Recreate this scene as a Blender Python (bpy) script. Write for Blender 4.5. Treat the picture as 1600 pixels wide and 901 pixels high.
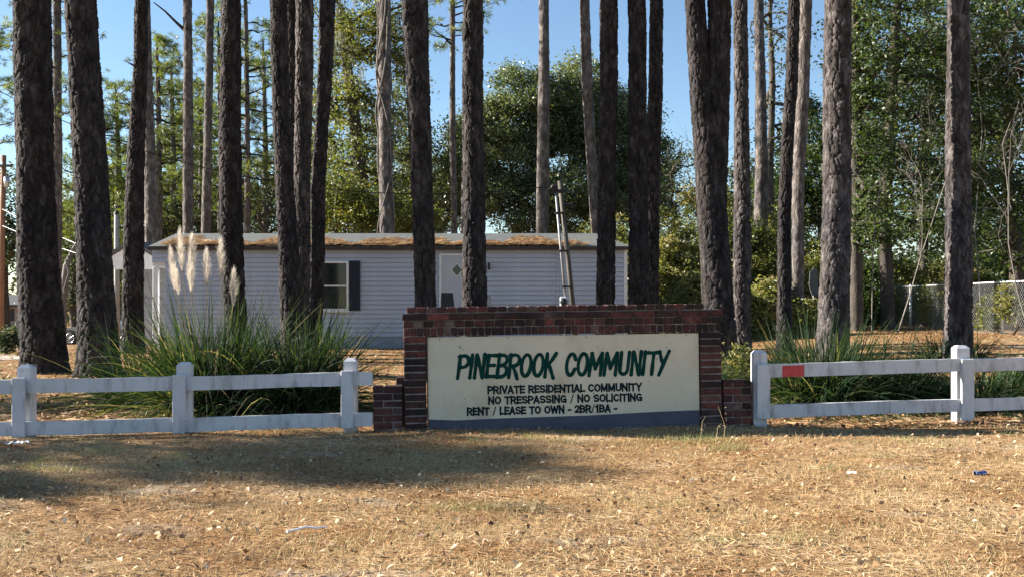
import bpy, math, random
import numpy as np
from mathutils import Vector

for o in list(bpy.data.objects):
    bpy.data.objects.remove(o)
sc = bpy.context.scene
COL = sc.collection

# ------------------------------------------------------------------ camera, sky, sun, exposure
F = 1556.0          # focal length in photograph pixels (1600 wide)
CZ = 1.2            # eye height
HOR = 475.0         # horizon row in the photograph
cam_d = bpy.data.cameras.new('camera')
cam_d.sensor_width = 36.0
cam_d.lens = 36.0 * F / 1600.0
cam_d.shift_y = (HOR - 450.5) / 1600.0
cam_d.clip_start = 0.05
cam_d.clip_end = 3000
cam = bpy.data.objects.new('camera', cam_d)
cam.location = (0, 0, CZ)
cam.rotation_euler = (math.radians(90), 0, 0)
COL.objects.link(cam)
sc.camera = cam

SUN_EL = math.radians(22)
SUN_AZ = math.radians(10)       # how far behind the left-hand axis the sun stands
SDIR = Vector((-math.cos(SUN_AZ) * math.cos(SUN_EL), math.sin(SUN_AZ) * math.cos(SUN_EL), math.sin(SUN_EL)))
world = bpy.data.worlds.new('World')
sc.world = world
world.use_nodes = True
wn = world.node_tree.nodes
bg = wn['Background']
sky = wn.new('ShaderNodeTexSky')
sky.sky_type = 'NISHITA'
sky.sun_disc = False
sky.sun_elevation = SUN_EL
sky.sun_rotation = math.atan2(SDIR.x, SDIR.y) % (2 * math.pi)
sky.air_density = 1.0
sky.dust_density = 0.0
sky.ozone_density = 2.8
world.node_tree.links.new(sky.outputs[0], bg.inputs[0])
bg.inputs[1].default_value = 0.055
sun_d = bpy.data.lights.new('sun', 'SUN')
sun_d.energy = 5.0
sun_d.angle = math.radians(0.5)
sun_d.color = (1.0, 0.93, 0.83)
sun = bpy.data.objects.new('sun', sun_d)
sun.rotation_euler = SDIR.to_track_quat('Z', 'Y').to_euler()
sun.location = SDIR * 60
COL.objects.link(sun)
sc.view_settings.view_transform = 'Standard'
sc.view_settings.look = 'None'
sc.view_settings.exposure = 1.9
sc.view_settings.gamma = 1.0
sc.view_settings.use_curve_mapping = False
sc.cycles.use_denoising = True
sc.cycles.max_bounces = 6
sc.cycles.diffuse_bounces = 1
sc.cycles.transparent_max_bounces = 8

# ------------------------------------------------------------------ helpers
rng = np.random.default_rng(7)
def sstep(a, b, x):
    t = np.clip((x - a) / (b - a), 0, 1)
    return t * t * (3 - 2 * t)
def gz(x, y):
    """height of the ground"""
    x = np.asarray(x, float); y = np.asarray(y, float)
    z = 0.02 + 0.02 * np.sin(x * 0.9 + 1.3) * np.sin(y * 0.7) + 0.012 * np.sin(x * 2.3 + y * 1.7)
    z = z + 0.40 * sstep(2, 10, x) * sstep(12, 26, y)
    z = z - np.interp(y, [22, 50, 100, 200], [0, 0.84, 1.38, 1.45]) * sstep(-6, -15, x)
    return z
def P(px, py, Y):
    return np.array([(px - 800.0) / F * Y, Y, CZ + (HOR - py) / F * Y])
def ground_at(px, Y):
    x = (px - 800.0) / F * Y
    return np.array([x, Y, float(gz(x, Y))])

def mesh(name, V, Fc, smooth=False, var=None):
    V = np.asarray(V, np.float32).reshape(-1, 3)
    me = bpy.data.meshes.new(name)
    me.vertices.add(len(V))
    me.vertices.foreach_set('co', V.ravel())
    if isinstance(Fc, np.ndarray):
        k = Fc.shape[1]; n = len(Fc)
        tot = np.full(n, k, np.int32); flat = Fc.astype(np.int32).ravel()
    else:
        n = len(Fc)
        tot = np.array([len(f) for f in Fc], np.int32)
        flat = np.array([i for f in Fc for i in f], np.int32)
    st = np.concatenate([[0], np.cumsum(tot)[:-1]]).astype(np.int32)
    me.loops.add(len(flat)); me.loops.foreach_set('vertex_index', flat)
    me.polygons.add(n); me.polygons.foreach_set('loop_start', st); me.polygons.foreach_set('loop_total', tot)
    me.polygons.foreach_set('use_smooth', np.full(n, bool(smooth)))
    if var is not None:
        a = me.attributes.new('var', 'FLOAT', 'FACE')
        a.data.foreach_set('value', np.asarray(var, np.float32))
    me.update(calc_edges=True)
    me.validate()
    return me
def link(name, me, m=None, parent=None, loc=None):
    o = bpy.data.objects.new(name, me)
    COL.objects.link(o)
    if me is not None and m is not None and len(me.materials) == 0:
        me.materials.append(m)
    if parent is not None:
        o.parent = parent
    if loc is not None:
        o.location = loc
    return o
def rootof(o):
    while o.parent is not None:
        o = o.parent
    return o
def part(name, V, Fc, m, root, smooth=False, var=None, local=False):
    """a mesh under its thing; V in world coordinates unless local"""
    V = np.asarray(V, float).reshape(-1, 3)
    if not local:
        V = V - np.array(rootof(root).location)
    return link(name, mesh(name, V, Fc, smooth, var), m, root)
def tag(o, label=None, cat=None, group=None, kind=None):
    if label: o['label'] = label
    if cat: o['category'] = cat
    if group: o['group'] = group
    if kind: o['kind'] = kind
    return o
def thing(name, loc, label, cat, group=None, rot=None):
    o = bpy.data.objects.new(name, None)
    o.empty_display_size = 0.2
    COL.objects.link(o)
    o.location = loc
    if rot is not None:
        o.rotation_euler = rot
    return tag(o, label, cat, group)
class MB:
    def __init__(self):
        self.v = []; self.f = []; self.n = 0
    def add(self, V, Fc):
        V = np.asarray(V, float).reshape(-1, 3)
        self.v.append(V)
        self.f.extend([tuple(int(i) + self.n for i in f) for f in Fc])
        self.n += len(V)
        return self
    def box(self, x0, x1, y0, y1, z0, z1):
        V = [(x, y, z) for z in (z0, z1) for y in (y0, y1) for x in (x0, x1)]
        return self.add(V, [(0, 2, 3, 1), (4, 5, 7, 6), (0, 1, 5, 4), (2, 6, 7, 3), (0, 4, 6, 2), (1, 3, 7, 5)])
    def bbox(self, x0, x1, y0, y1, z0, z1, b):
        """box with chamfered edges"""
        V = []; 
        for z, e in ((z0, b), (z0 + b, 0), (z1 - b, 0), (z1, b)):
            V += [(x0 + e, y0 + b, z), (x0 + b, y0 + e, z), (x1 - b, y0 + e, z), (x1 - e, y0 + b, z),
                  (x1 - e, y1 - b, z), (x1 - b, y1 - e, z), (x0 + b, y1 - e, z), (x0 + e, y1 - b, z)]
        f = [tuple(range(7, -1, -1)), tuple(range(24, 32))]
        for r in range(3):
            for i in range(8):
                j = (i + 1) % 8
                f.append((r * 8 + i, r * 8 + j, r * 8 + 8 + j, r * 8 + 8 + i))
        return self.add(V, f)
    def tube(self, pts, rad, n=8, caps=True):
        V, Fc = tube(pts, rad, n)
        f = [tuple(x) for x in Fc]
        if caps:
            m = len(V)
            f += [tuple(range(n - 1, -1, -1)), tuple(range(m - n, m))]
        return self.add(V, f)
    def prism(self, prof, y0, y1, axis='y'):
        """polygon in (x,z) extruded along y"""
        n = len(prof)
        V = [(p[0], y0, p[1]) for p in prof] + [(p[0], y1, p[1]) for p in prof]
        f = [tuple(range(n)), tuple(range(2 * n - 1, n - 1, -1))] + [(i, i + n, (i + 1) % n + n, (i + 1) % n) for i in range(n)]
        return self.add(V, f)
    def arr(self):
        return np.concatenate(self.v), self.f
    def part(self, name, m, root, smooth=False, local=True):
        V, f = self.arr()
        return part(name, V, f, m, root, smooth, local=local)
def tube(pts, rad, n=8):
    pts = np.asarray(pts, float); rad = np.broadcast_to(np.asarray(rad, float), (len(pts),))
    T = np.gradient(pts, axis=0)
    T /= np.linalg.norm(T, axis=1)[:, None] + 1e-9
    up = np.where(np.abs(T[:, 2:3]) > 0.9, np.array([[1.0, 0, 0]]), np.array([[0, 0, 1.0]]))
    if np.abs(T[:, 2]).max() > 0.9 and np.abs(T[:, 2]).min() <= 0.9:
        up = np.tile(np.array([[0.31, 0.95, 0.02]]), (len(pts), 1))
    A = np.cross(T, up); A /= np.linalg.norm(A, axis=1)[:, None] + 1e-9
    B = np.cross(T, A)
    th = np.arange(n) / n * 2 * np.pi
    V = pts[:, None, :] + rad[:, None, None] * (A[:, None, :] * np.cos(th)[None, :, None] + B[:, None, :] * np.sin(th)[None, :, None])
    i = np.arange(len(pts) - 1)[:, None] * n; j = np.arange(n)[None, :]; jn = (j + 1) % n
    Fc = np.stack([i + j, i + jn, i + n + jn, i + n + j], -1).reshape(-1, 4)
    return V.reshape(-1, 3), Fc
def segs(A, B, ra, rb, n=4):
    """many independent tapered tubes from A[i] to B[i]"""
    A = np.asarray(A, float); B = np.asarray(B, float); N = len(A)
    T = B - A; T /= np.linalg.norm(T, axis=1)[:, None] + 1e-9
    R = np.tile([[0.37, 0.61, 0.70]], (N, 1))
    U = np.cross(T, R); U /= np.linalg.norm(U, axis=1)[:, None] + 1e-9
    W = np.cross(T, U)
    th = np.arange(n) / n * 2 * np.pi
    c = np.cos(th)[None, :, None]; s = np.sin(th)[None, :, None]
    d = U[:, None, :] * c + W[:, None, :] * s
    V = np.stack([A[:, None, :] + d * np.asarray(ra).reshape(-1, 1, 1), B[:, None, :] + d * np.asarray(rb).reshape(-1, 1, 1)], 1)
    b = (np.arange(N) * 2 * n)[:, None]; j = np.arange(n)[None, :]; jn = (j + 1) % n
    Fc = np.stack([b + j, b + jn, b + n + jn, b + n + j], -1).reshape(-1, 4)
    return V.reshape(-1, 3), Fc
def cat(parts):
    Vs, Fs, n = [], [], 0
    for V, Fc in parts:
        Vs.append(V); Fs.append(Fc + n); n += len(V)
    return np.concatenate(Vs), np.concatenate(Fs)
def unit(n, r=None):
    r = r or rng
    v = r.normal(size=(n, 3))
    return v / np.linalg.norm(v, axis=1)[:, None]
def leaves(C, size, flat=0.5, aspect=0.55, r=None):
    """one pointed quad for each centre"""
    r = r or rng
    N = len(C)
    size = np.broadcast_to(np.asarray(size, float), (N,)) * r.uniform(0.65, 1.3, N)
    a = unit(N, r); a[:, 2] = a[:, 2] * (1 - flat) - 0.15; a /= np.linalg.norm(a, axis=1)[:, None]
    b = np.cross(a, unit(N, r)); b /= np.linalg.norm(b, axis=1)[:, None] + 1e-9
    h = (size / 2)[:, None]
    V = np.stack([C - a * h, C + b * h * aspect - a * h * 0.1, C + a * h, C - b * h * aspect - a * h * 0.1], 1).reshape(-1, 3)
    Fc = np.arange(4 * N).reshape(N, 4)
    return V, Fc
def needles(C, D, n, L, w, r=None, spread=0.9):
    """tufts: n thin triangles round each centre C with axis D"""
    r = r or rng
    N = len(C)
    c = np.repeat(C, n, 0); d = np.repeat(D, n, 0)
    v = d * 0.55 + unit(N * n, r) * spread
    v /= np.linalg.norm(v, axis=1)[:, None]
    l = L * r.uniform(0.6, 1.15, N * n)[:, None]
    s = np.cross(v, unit(N * n, r)); s /= np.linalg.norm(s, axis=1)[:, None] + 1e-9
    tip = c + v * l; tip[:, 2] -= (l[:, 0] ** 2) * 0.25
    mid = c + v * l * 0.45
    V = np.stack([c, mid + s * w, tip, mid - s * w], 1).reshape(-1, 3)
    return V, np.arange(4 * N * n).reshape(-1, 4)

# ------------------------------------------------------------------ materials
def new_mat(name):
    m = bpy.data.materials.new(name); m.use_nodes = True
    nt = m.node_tree
    return m, nt, nt.nodes['Principled BSDF'], nt.nodes['Material Output']
def ramp(nt, stops):
    r = nt.nodes.new('ShaderNodeValToRGB')
    e = r.color_ramp.elements
    while len(e) < len(stops):
        e.new(0.5)
    for el, (p, c) in zip(e, stops):
        el.position = p; el.color = (*c, 1)
    return r
def noise(nt, vec, scale, detail=4, rough=0.6, dist=0.0):
    n = nt.nodes.new('ShaderNodeTexNoise')
    n.inputs['Scale'].default_value = scale; n.inputs['Detail'].default_value = detail
    n.inputs['Roughness'].default_value = rough; n.inputs['Distortion'].default_value = dist
    if vec is not None:
        nt.links.new(vec, n.inputs['Vector'])
    return n
def coords(nt, sc_=(1, 1, 1), kind='Object'):
    tc = nt.nodes.new('ShaderNodeTexCoord'); mp = nt.nodes.new('ShaderNodeMapping')
    mp.inputs['Scale'].default_value = sc_
    nt.links.new(tc.outputs[kind], mp.inputs['Vector'])
    return mp.outputs['Vector']
def mixc(nt, fac, a, b, mode='MIX'):
    m = nt.nodes.new('ShaderNodeMix'); m.data_type = 'RGBA'; m.blend_type = mode
    for s, v in ((0, fac), (6, a), (7, b)):
        if hasattr(v, 'is_output'):
            nt.links.new(v, m.inputs[s])
        elif s == 0:
            m.inputs[0].default_value = v
        else:
            m.inputs[s].default_value = (*v, 1)
    return m.outputs[2]
def surf(name, stops, scale=6, stretch=(1, 1, 1), rough=0.7, bump=0.0, bscale=None, bstretch=None, metallic=0.0, detail=5, spec=0.4, stain=None, bdist=0.01):
    """noise-coloured surface; stain = (colour, scale, stretch, low, high)"""
    m, nt, p, out = new_mat(name)
    n = noise(nt, coords(nt, stretch), scale, detail)
    r = ramp(nt, stops); nt.links.new(n.outputs[0], r.inputs[0])
    c = r.outputs[0]
    if stain:
        n2 = noise(nt, coords(nt, stain[2]), stain[1], 5, 0.65)
        r2 = ramp(nt, [(stain[3], (0, 0, 0)), (stain[4], (1, 1, 1))]); nt.links.new(n2.outputs[0], r2.inputs[0])
        c = mixc(nt, r2.outputs[0], c, stain[0])
    nt.links.new(c, p.inputs['Base Color'])
    p.inputs['Roughness'].default_value = rough; p.inputs['Metallic'].default_value = metallic
    p.inputs['Specular IOR Level'].default_value = spec
    if bump:
        nb = noise(nt, coords(nt, bstretch or stretch), bscale or scale * 3, 5)
        b = nt.nodes.new('ShaderNodeBump'); b.inputs['Strength'].default_value = bump; b.inputs['Distance'].default_value = bdist
        nt.links.new(nb.outputs[0], b.inputs['Height']); nt.links.new(b.outputs[0], p.inputs['Normal'])
    return m
def foliage(name, stops, trans=0.4, rough=0.5, spec=0.35, tint=(1.3, 1.35, 0.5)):
    """leaf colour runs over the per-leaf value 'var'"""
    m, nt, p, out = new_mat(name)
    at = nt.nodes.new('ShaderNodeAttribute'); at.attribute_name = 'var'
    r = ramp(nt, stops); nt.links.new(at.outputs['Fac'], r.inputs[0])
    nt.links.new(r.outputs[0], p.inputs['Base Color'])
    p.inputs['Roughness'].default_value = rough; p.inputs['Specular IOR Level'].default_value = spec
    if trans:
        t = nt.nodes.new('ShaderNodeBsdfTranslucent')
        nt.links.new(mixc(nt, 1.0, r.outputs[0], tint, 'MULTIPLY'), t.inputs[0])
        mx = nt.nodes.new('ShaderNodeMixShader'); mx.inputs[0].default_value = trans
        nt.links.new(p.outputs[0], mx.inputs[1]); nt.links.new(t.outputs[0], mx.inputs[2])
        nt.links.new(mx.outputs[0], out.inputs[0])
    return m

M = {}
def bark(name, stops, scale, bstr):
    m, nt, p, out = new_mat(name)
    v = coords(nt, (1, 1, 0.4))
    n1 = noise(nt, v, scale, 6, 0.7, 0.4)
    r = ramp(nt, stops); nt.links.new(n1.outputs[0], r.inputs[0])
    n2 = noise(nt, coords(nt, (1, 1, 0.5)), 1.1, 3)
    r2 = ramp(nt, [(0.35, (0.72, 0.72, 0.76)), (0.7, (1.25, 1.16, 1.06))]); nt.links.new(n2.outputs[0], r2.inputs[0])
    nt.links.new(mixc(nt, 1.0, r.outputs[0], r2.outputs[0], 'MULTIPLY'), p.inputs['Base Color'])
    p.inputs['Roughness'].default_value = 0.9; p.inputs['Specular IOR Level'].default_value = 0.15
    vo = nt.nodes.new('ShaderNodeTexVoronoi'); vo.feature = 'DISTANCE_TO_EDGE'; vo.inputs['Scale'].default_value = scale * 0.9
    nd = noise(nt, coords(nt, (1, 1, 0.35)), scale * 1.5, 4)
    add = nt.nodes.new('ShaderNodeVectorMath'); add.operation = 'ADD'
    sca = nt.nodes.new('ShaderNodeVectorMath'); sca.operation = 'SCALE'; sca.inputs[3].default_value = 0.12
    nt.links.new(nd.outputs[1], sca.inputs[0]); nt.links.new(sca.outputs[0], add.inputs[0]); nt.links.new(coords(nt, (1, 1, 0.42)), add.inputs[1])
    nt.links.new(add.outputs[0], vo.inputs['Vector'])
    mr = nt.nodes.new('ShaderNodeMapRange'); mr.inputs[2].default_value = 0.16; nt.links.new(vo.outputs[0], mr.inputs[0])
    mul = nt.nodes.new('ShaderNodeMath'); mul.operation = 'MULTIPLY_ADD'; mul.inputs[1].default_value = 0.5
    nf = noise(nt, coords(nt, (1, 1, 0.4)), scale * 5, 4)
    nt.links.new(nf.outputs[0], mul.inputs[0]); nt.links.new(mr.outputs[0], mul.inputs[2])
    b = nt.nodes.new('ShaderNodeBump'); b.inputs['Strength'].default_value = bstr; b.inputs['Distance'].default_value = 0.018
    nt.links.new(mul.outputs[0], b.inputs['Height']); nt.links.new(b.outputs[0], p.inputs['Normal'])
    return m
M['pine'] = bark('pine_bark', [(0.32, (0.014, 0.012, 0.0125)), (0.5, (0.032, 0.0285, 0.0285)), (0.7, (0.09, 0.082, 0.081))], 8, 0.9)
M['pine_pale_lit'] = bark('pine_bark_plated_sunlit', [(0.32, (0.02, 0.0175, 0.0175)), (0.5, (0.06, 0.0535, 0.0525)), (0.68, (0.17, 0.156, 0.152))], 8, 0.9)  # pale bark, lightened in colour to stand in for sunlit trunk faces
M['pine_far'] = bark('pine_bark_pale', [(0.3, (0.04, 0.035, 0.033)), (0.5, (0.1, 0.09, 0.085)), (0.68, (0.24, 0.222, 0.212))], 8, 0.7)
M['hard'] = bark('hardwood_bark', [(0.3, (0.04, 0.034, 0.03)), (0.7, (0.12, 0.108, 0.094))], 9, 0.5)
M['twig'] = surf('dead_twig', [(0.3, (0.09, 0.08, 0.07)), (0.7, (0.2, 0.18, 0.16))], 5, rough=0.9)
M['leaf_oak'] = foliage('live_oak_leaf', [(0, (0.04, 0.055, 0.027)), (0.5, (0.105, 0.13, 0.062)), (0.9, (0.18, 0.195, 0.1)), (1, (0.24, 0.22, 0.1))], 0.36, 0.42, 0.5)
M['leaf_dark'] = foliage('dark_leaf', [(0, (0.028, 0.046, 0.018)), (0.6, (0.066, 0.098, 0.034)), (0.92, (0.125, 0.15, 0.05)), (1, (0.24, 0.19, 0.06))], 0.45, 0.45, 0.5)
M['leaf_yellow'] = foliage('yellowing_leaf', [(0, (0.05, 0.07, 0.024)), (0.5, (0.12, 0.14, 0.04)), (0.85, (0.2, 0.18, 0.055)), (1, (0.2, 0.11, 0.05))], 0.4)
M['leaf_thicket'] = foliage('thicket_leaf', [(0, (0.06, 0.072, 0.028)), (0.45, (0.16, 0.175, 0.058)), (0.75, (0.26, 0.23, 0.095)), (1, (0.27, 0.18, 0.105))], 0.42)
M['leaf_grey'] = foliage('far_leaf', [(0, (0.035, 0.05, 0.03)), (0.6, (0.075, 0.095, 0.05)), (1, (0.13, 0.13, 0.07))], 0.35)
M['leaf_far'] = foliage('far_wood_leaf', [(0, (0.018, 0.026, 0.016)), (0.6, (0.038, 0.048, 0.026)), (1, (0.065, 0.066, 0.038))], 0.3)
M['needle'] = foliage('pine_needle', [(0, (0.05, 0.075, 0.022)), (0.6, (0.115, 0.145, 0.04)), (1, (0.21, 0.215, 0.07))], 0.45, 0.45, 0.4)
M['pampas'] = foliage('pampas_blade', [(0, (0.012, 0.026, 0.014)), (0.55, (0.026, 0.05, 0.022)), (0.86, (0.055, 0.082, 0.034)), (0.93, (0.2, 0.17, 0.09)), (1, (0.3, 0.25, 0.15))], 0.35, 0.65, 0.12)
M['plume'] = foliage('pampas_plume', [(0, (0.6, 0.52, 0.42)), (1, (0.85, 0.78, 0.68))], 0.5, 0.8, 0.1, (1, 1, 1))
M['straw'] = foliage('pine_straw', [(0, (0.1, 0.05, 0.025)), (0.3, (0.32, 0.165, 0.075)), (0.65, (0.54, 0.345, 0.165)), (1, (0.72, 0.55, 0.33))], 0.1, 0.6, 0.3, (1, 1, 1))
M['drygrass'] = foliage('dormant_grass', [(0, (0.4, 0.27, 0.13)), (0.6, (0.62, 0.475, 0.26)), (0.85, (0.54, 0.47, 0.25)), (1, (0.3, 0.32, 0.14))], 0.25, 0.7, 0.2, (1, 1, 1))
M['leaf_litter'] = foliage('fallen_leaf', [(0, (0.1, 0.05, 0.03)), (0.35, (0.28, 0.15, 0.075)), (0.7, (0.46, 0.3, 0.15)), (1, (0.66, 0.53, 0.36))], 0.15, 0.6, 0.3, (1, 1, 1))
M['greengrass'] = foliage('green_grass', [(0, (0.1, 0.13, 0.045)), (0.5, (0.22, 0.24, 0.1)), (1, (0.46, 0.42, 0.24))], 0.3)
M['moss'] = foliage('hanging_moss', [(0, (0.16, 0.17, 0.13)), (1, (0.3, 0.31, 0.25))], 0.3, 0.9, 0.1, (1, 1, 0.9))

def white_paint(name, base, dirt):
    return surf(name, [(0.3, tuple(b * 0.86 for b in base)), (0.6, base)], 3, (1, 1, 1), 0.6, 0.25, 30, (1, 1, 1), spec=0.3,
                stain=(dirt, 4.5, (2.6, 2.6, 0.7), 0.5, 0.78))
M['fence'] = white_paint('weathered_white_paint', (0.57, 0.57, 0.585), (0.24, 0.22, 0.215))
M['red'] = surf('faded_red_film', [(0.3, (0.42, 0.03, 0.035)), (0.7, (0.55, 0.06, 0.06))], 12, rough=0.5)
M['siding'] = surf('white_vinyl_siding', [(0.3, (0.4, 0.43, 0.49)), (0.65, (0.52, 0.55, 0.61))], 0.9, (1, 1, 1), 0.55, stain=((0.2, 0.21, 0.21), 1.3, (0.7, 1, 2.2), 0.53, 0.8))
M['skirt'] = surf('trailer_skirting', [(0.3, (0.26, 0.28, 0.32)), (0.7, (0.38, 0.4, 0.43))], 3, (1, 1, 1), 0.6, stain=((0.14, 0.13, 0.12), 3, (1, 1, 2), 0.56, 0.75))
M['trim'] = surf('white_trim', [(0.3, (0.66, 0.66, 0.64)), (0.7, (0.76, 0.76, 0.74))], 5, rough=0.5)
M['door'] = surf('painted_door', [(0.3, (0.42, 0.44, 0.49)), (0.7, (0.48, 0.5, 0.54))], 4, rough=0.45)
M['shutter'] = surf('black_blue_shutter', [(0.3, (0.012, 0.014, 0.022)), (0.7, (0.02, 0.024, 0.034))], 8, rough=0.5)
M['roof'] = surf('grey_shingle', [(0.3, (0.075, 0.083, 0.08)), (0.7, (0.125, 0.135, 0.13))], 7, (1, 1, 1), 0.9, 0.3, 40, stain=((0.13, 0.12, 0.1), 1.2, (0.6, 1, 1), 0.52, 0.72))
M['fascia'] = surf('dark_fascia', [(0.3, (0.03, 0.025, 0.022)), (0.7, (0.075, 0.06, 0.05))], 8, rough=0.8)
M['dark'] = surf('black_plastic', [(0.3, (0.014, 0.014, 0.015)), (0.7, (0.03, 0.03, 0.032))], 8, rough=0.6)
M['polewood'] = surf('weathered_pole', [(0.3, (0.05, 0.045, 0.04)), (0.7, (0.13, 0.118, 0.1))], 9, (1, 1, 0.1), 0.9, 0.4, 30, (1, 1, 0.08))
M['polebrown'] = surf('brown_pole', [(0.3, (0.17, 0.085, 0.05)), (0.7, (0.34, 0.18, 0.1))], 9, (1, 1, 0.1), 0.9, 0.4, 30, (1, 1, 0.08))
M['polegrey'] = surf('grey_pole', [(0.3, (0.26, 0.25, 0.235)), (0.7, (0.42, 0.4, 0.37))], 9, (1, 1, 0.1), 0.9, 0.4, 30, (1, 1, 0.08))
M['conduit'] = surf('grey_conduit', [(0.3, (0.24, 0.245, 0.255)), (0.7, (0.32, 0.325, 0.33))], 6, rough=0.5, metallic=0.2)
M['meter'] = surf('meter_box', [(0.3, (0.6, 0.62, 0.66)), (0.7, (0.74, 0.75, 0.78))], 6, rough=0.4)
M['wire'] = surf('cable', [(0.3, (0.01, 0.01, 0.011)), (0.7, (0.018, 0.018, 0.018))], 8, rough=0.95, spec=0.05)
M['wirelight'] = surf('bare_cable', [(0.3, (0.35, 0.35, 0.35)), (0.7, (0.5, 0.5, 0.5))], 8, rough=0.4, metallic=0.5)
M['galv'] = surf('galvanised_steel', [(0.3, (0.4, 0.41, 0.42)), (0.7, (0.58, 0.59, 0.6))], 12, rough=0.4, metallic=0.6)
def glass_mat():
    m, nt, p, out = new_mat('dark_window_glass')
    n = noise(nt, coords(nt), 2.0, 2); r = ramp(nt, [(0.3, (0.012, 0.014, 0.014)), (0.7, (0.03, 0.034, 0.034))])
    nt.links.new(n.outputs[0], r.inputs[0]); nt.links.new(r.outputs[0], p.inputs['Base Color'])
    p.inputs['Roughness'].default_value = 0.08; p.inputs['Specular IOR Level'].default_value = 0.5
    return m
M['glass'] = glass_mat()
def brick_mat():
    m, nt, p, out = new_mat('fired_brick')
    oi = nt.nodes.new('ShaderNodeObjectInfo')
    r = ramp(nt, [(0.0, (0.035, 0.022, 0.022)), (0.3, (0.07, 0.033, 0.031)), (0.55, (0.11, 0.044, 0.039)), (0.75, (0.17, 0.055, 0.045)), (0.9, (0.12, 0.07, 0.062)), (1, (0.19, 0.13, 0.115))])
    nt.links.new(oi.outputs['Random'], r.inputs[0])
    tc = nt.nodes.new('ShaderNodeTexCoord')
    off = nt.nodes.new('ShaderNodeVectorMath'); off.operation = 'ADD'
    nt.links.new(tc.outputs['Object'], off.inputs[0]); nt.links.new(oi.outputs['Location'], off.inputs[1])
    n = noise(nt, off.outputs[0], 26, 6, 0.7)
    r2 = ramp(nt, [(0.3, (0.55, 0.52, 0.52)), (0.65, (1.25, 1.22, 1.2))]); nt.links.new(n.outputs[0], r2.inputs[0])
    c = mixc(nt, 1.0, r.outputs[0], r2.outputs[0], 'MULTIPLY')
    n3 = noise(nt, off.outputs[0], 2.4, 5, 0.65)          # black mildew in blotches
    r3 = ramp(nt, [(0.42, (0, 0, 0)), (0.58, (0.85, 0.85, 0.85))]); nt.links.new(n3.outputs[0], r3.inputs[0])
    c = mixc(nt, r3.outputs[0], c, (0.018, 0.015, 0.015))
    nt.links.new(c, p.inputs['Base Color'])
    p.inputs['Roughness'].default_value = 0.9; p.inputs['Specular IOR Level'].default_value = 0.2
    b = nt.nodes.new('ShaderNodeBump'); b.inputs['Strength'].default_value = 0.5; b.inputs['Distance'].default_value = 0.004
    nt.links.new(n.outputs[0], b.inputs['Height']); nt.links.new(b.outputs[0], p.inputs['Normal'])
    return m
M['brick'] = brick_mat()
M['mortar'] = surf('dirty_mortar', [(0.3, (0.09, 0.082, 0.075)), (0.7, (0.28, 0.26, 0.235))], 9, rough=0.95, bump=0.4, bscale=60)
M['panel'] = surf('cream_sign_paint', [(0.3, (0.55, 0.51, 0.385)), (0.7, (0.62, 0.58, 0.45))], 2.2, (1, 1, 1), 0.55, 0.1, 60,
                  stain=((0.36, 0.3, 0.19), 2.2, (1, 1, 0.6), 0.5, 0.85))
M['blue'] = surf('slate_blue_paint', [(0.3, (0.065, 0.074, 0.1)), (0.7, (0.09, 0.1, 0.13))], 4, (1, 1, 2), 0.85, spec=0.1, stain=((0.06, 0.06, 0.07), 6, (1, 1, 3), 0.55, 0.8))
M['green'] = surf('dark_green_letter', [(0.3, (0.004, 0.034, 0.028)), (0.7, (0.008, 0.05, 0.042))], 14, rough=0.9, spec=0.05)
M['ink'] = surf('blue_black_letter', [(0.3, (0.006, 0.018, 0.024)), (0.7, (0.01, 0.026, 0.032))], 14, rough=0.9, spec=0.05)
M['timber'] = surf('brown_timber', [(0.3, (0.05, 0.032, 0.02)), (0.7, (0.12, 0.08, 0.05))], 12, (1, 1, 0.2), 0.85)
def ground_mat():
    m, nt, p, out = new_mat('leaf_litter_ground')
    v = coords(nt, (1, 1, 1))
    a = noise(nt, v, 34, 8, 0.75); ra = ramp(nt, [(0.3, (0.13, 0.075, 0.036)), (0.48, (0.33, 0.21, 0.105)), (0.6, (0.52, 0.365, 0.19)), (0.74, (0.68, 0.53, 0.32))])
    nt.links.new(a.outputs[0], ra.inputs[0])
    b = noise(nt, v, 0.9, 5, 0.6); rb = ramp(nt, [(0.4, (0.76, 0.6, 0.46)), (0.6, (1.1, 1.07, 1.05))]); nt.links.new(b.outputs[0], rb.inputs[0])
    c = mixc(nt, 1.0, ra.outputs[0], rb.outputs[0], 'MULTIPLY')
    g = noise(nt, v, 1.7, 4); rg = ramp(nt, [(0.6, (0, 0, 0)), (0.75, (0.6, 0.6, 0.6))]); nt.links.new(g.outputs[0], rg.inputs[0])
    c = mixc(nt, rg.outputs[0], c, (0.2, 0.19, 0.085))
    s = noise(nt, coords(nt, (0.6, 1.2, 1)), 1.3, 3); rs = ramp(nt, [(0.6, (0, 0, 0)), (0.7, (0.8, 0.8, 0.8))]); nt.links.new(s.outputs[0], rs.inputs[0])
    c = mixc(nt, rs.outputs[0], c, (0.4, 0.34, 0.27))
    nt.links.new(c, p.inputs['Base Color'])
    p.inputs['Roughness'].default_value = 0.95; p.inputs['Specular IOR Level'].default_value = 0.1
    bm = nt.nodes.new('ShaderNodeBump'); bm.inputs['Strength'].default_value = 0.9; bm.inputs['Distance'].default_value = 0.03
    nt.links.new(a.outputs[0], bm.inputs['Height']); nt.links.new(bm.outputs[0], p.inputs['Normal'])
    return m
M['ground'] = ground_mat()
M['sand'] = surf('sandy_drive', [(0.3, (0.3, 0.25, 0.19)), (0.5, (0.45, 0.39, 0.31)), (0.7, (0.56, 0.5, 0.42))], 3, (0.4, 1.5, 1), 0.95, 0.5, 40)

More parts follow.
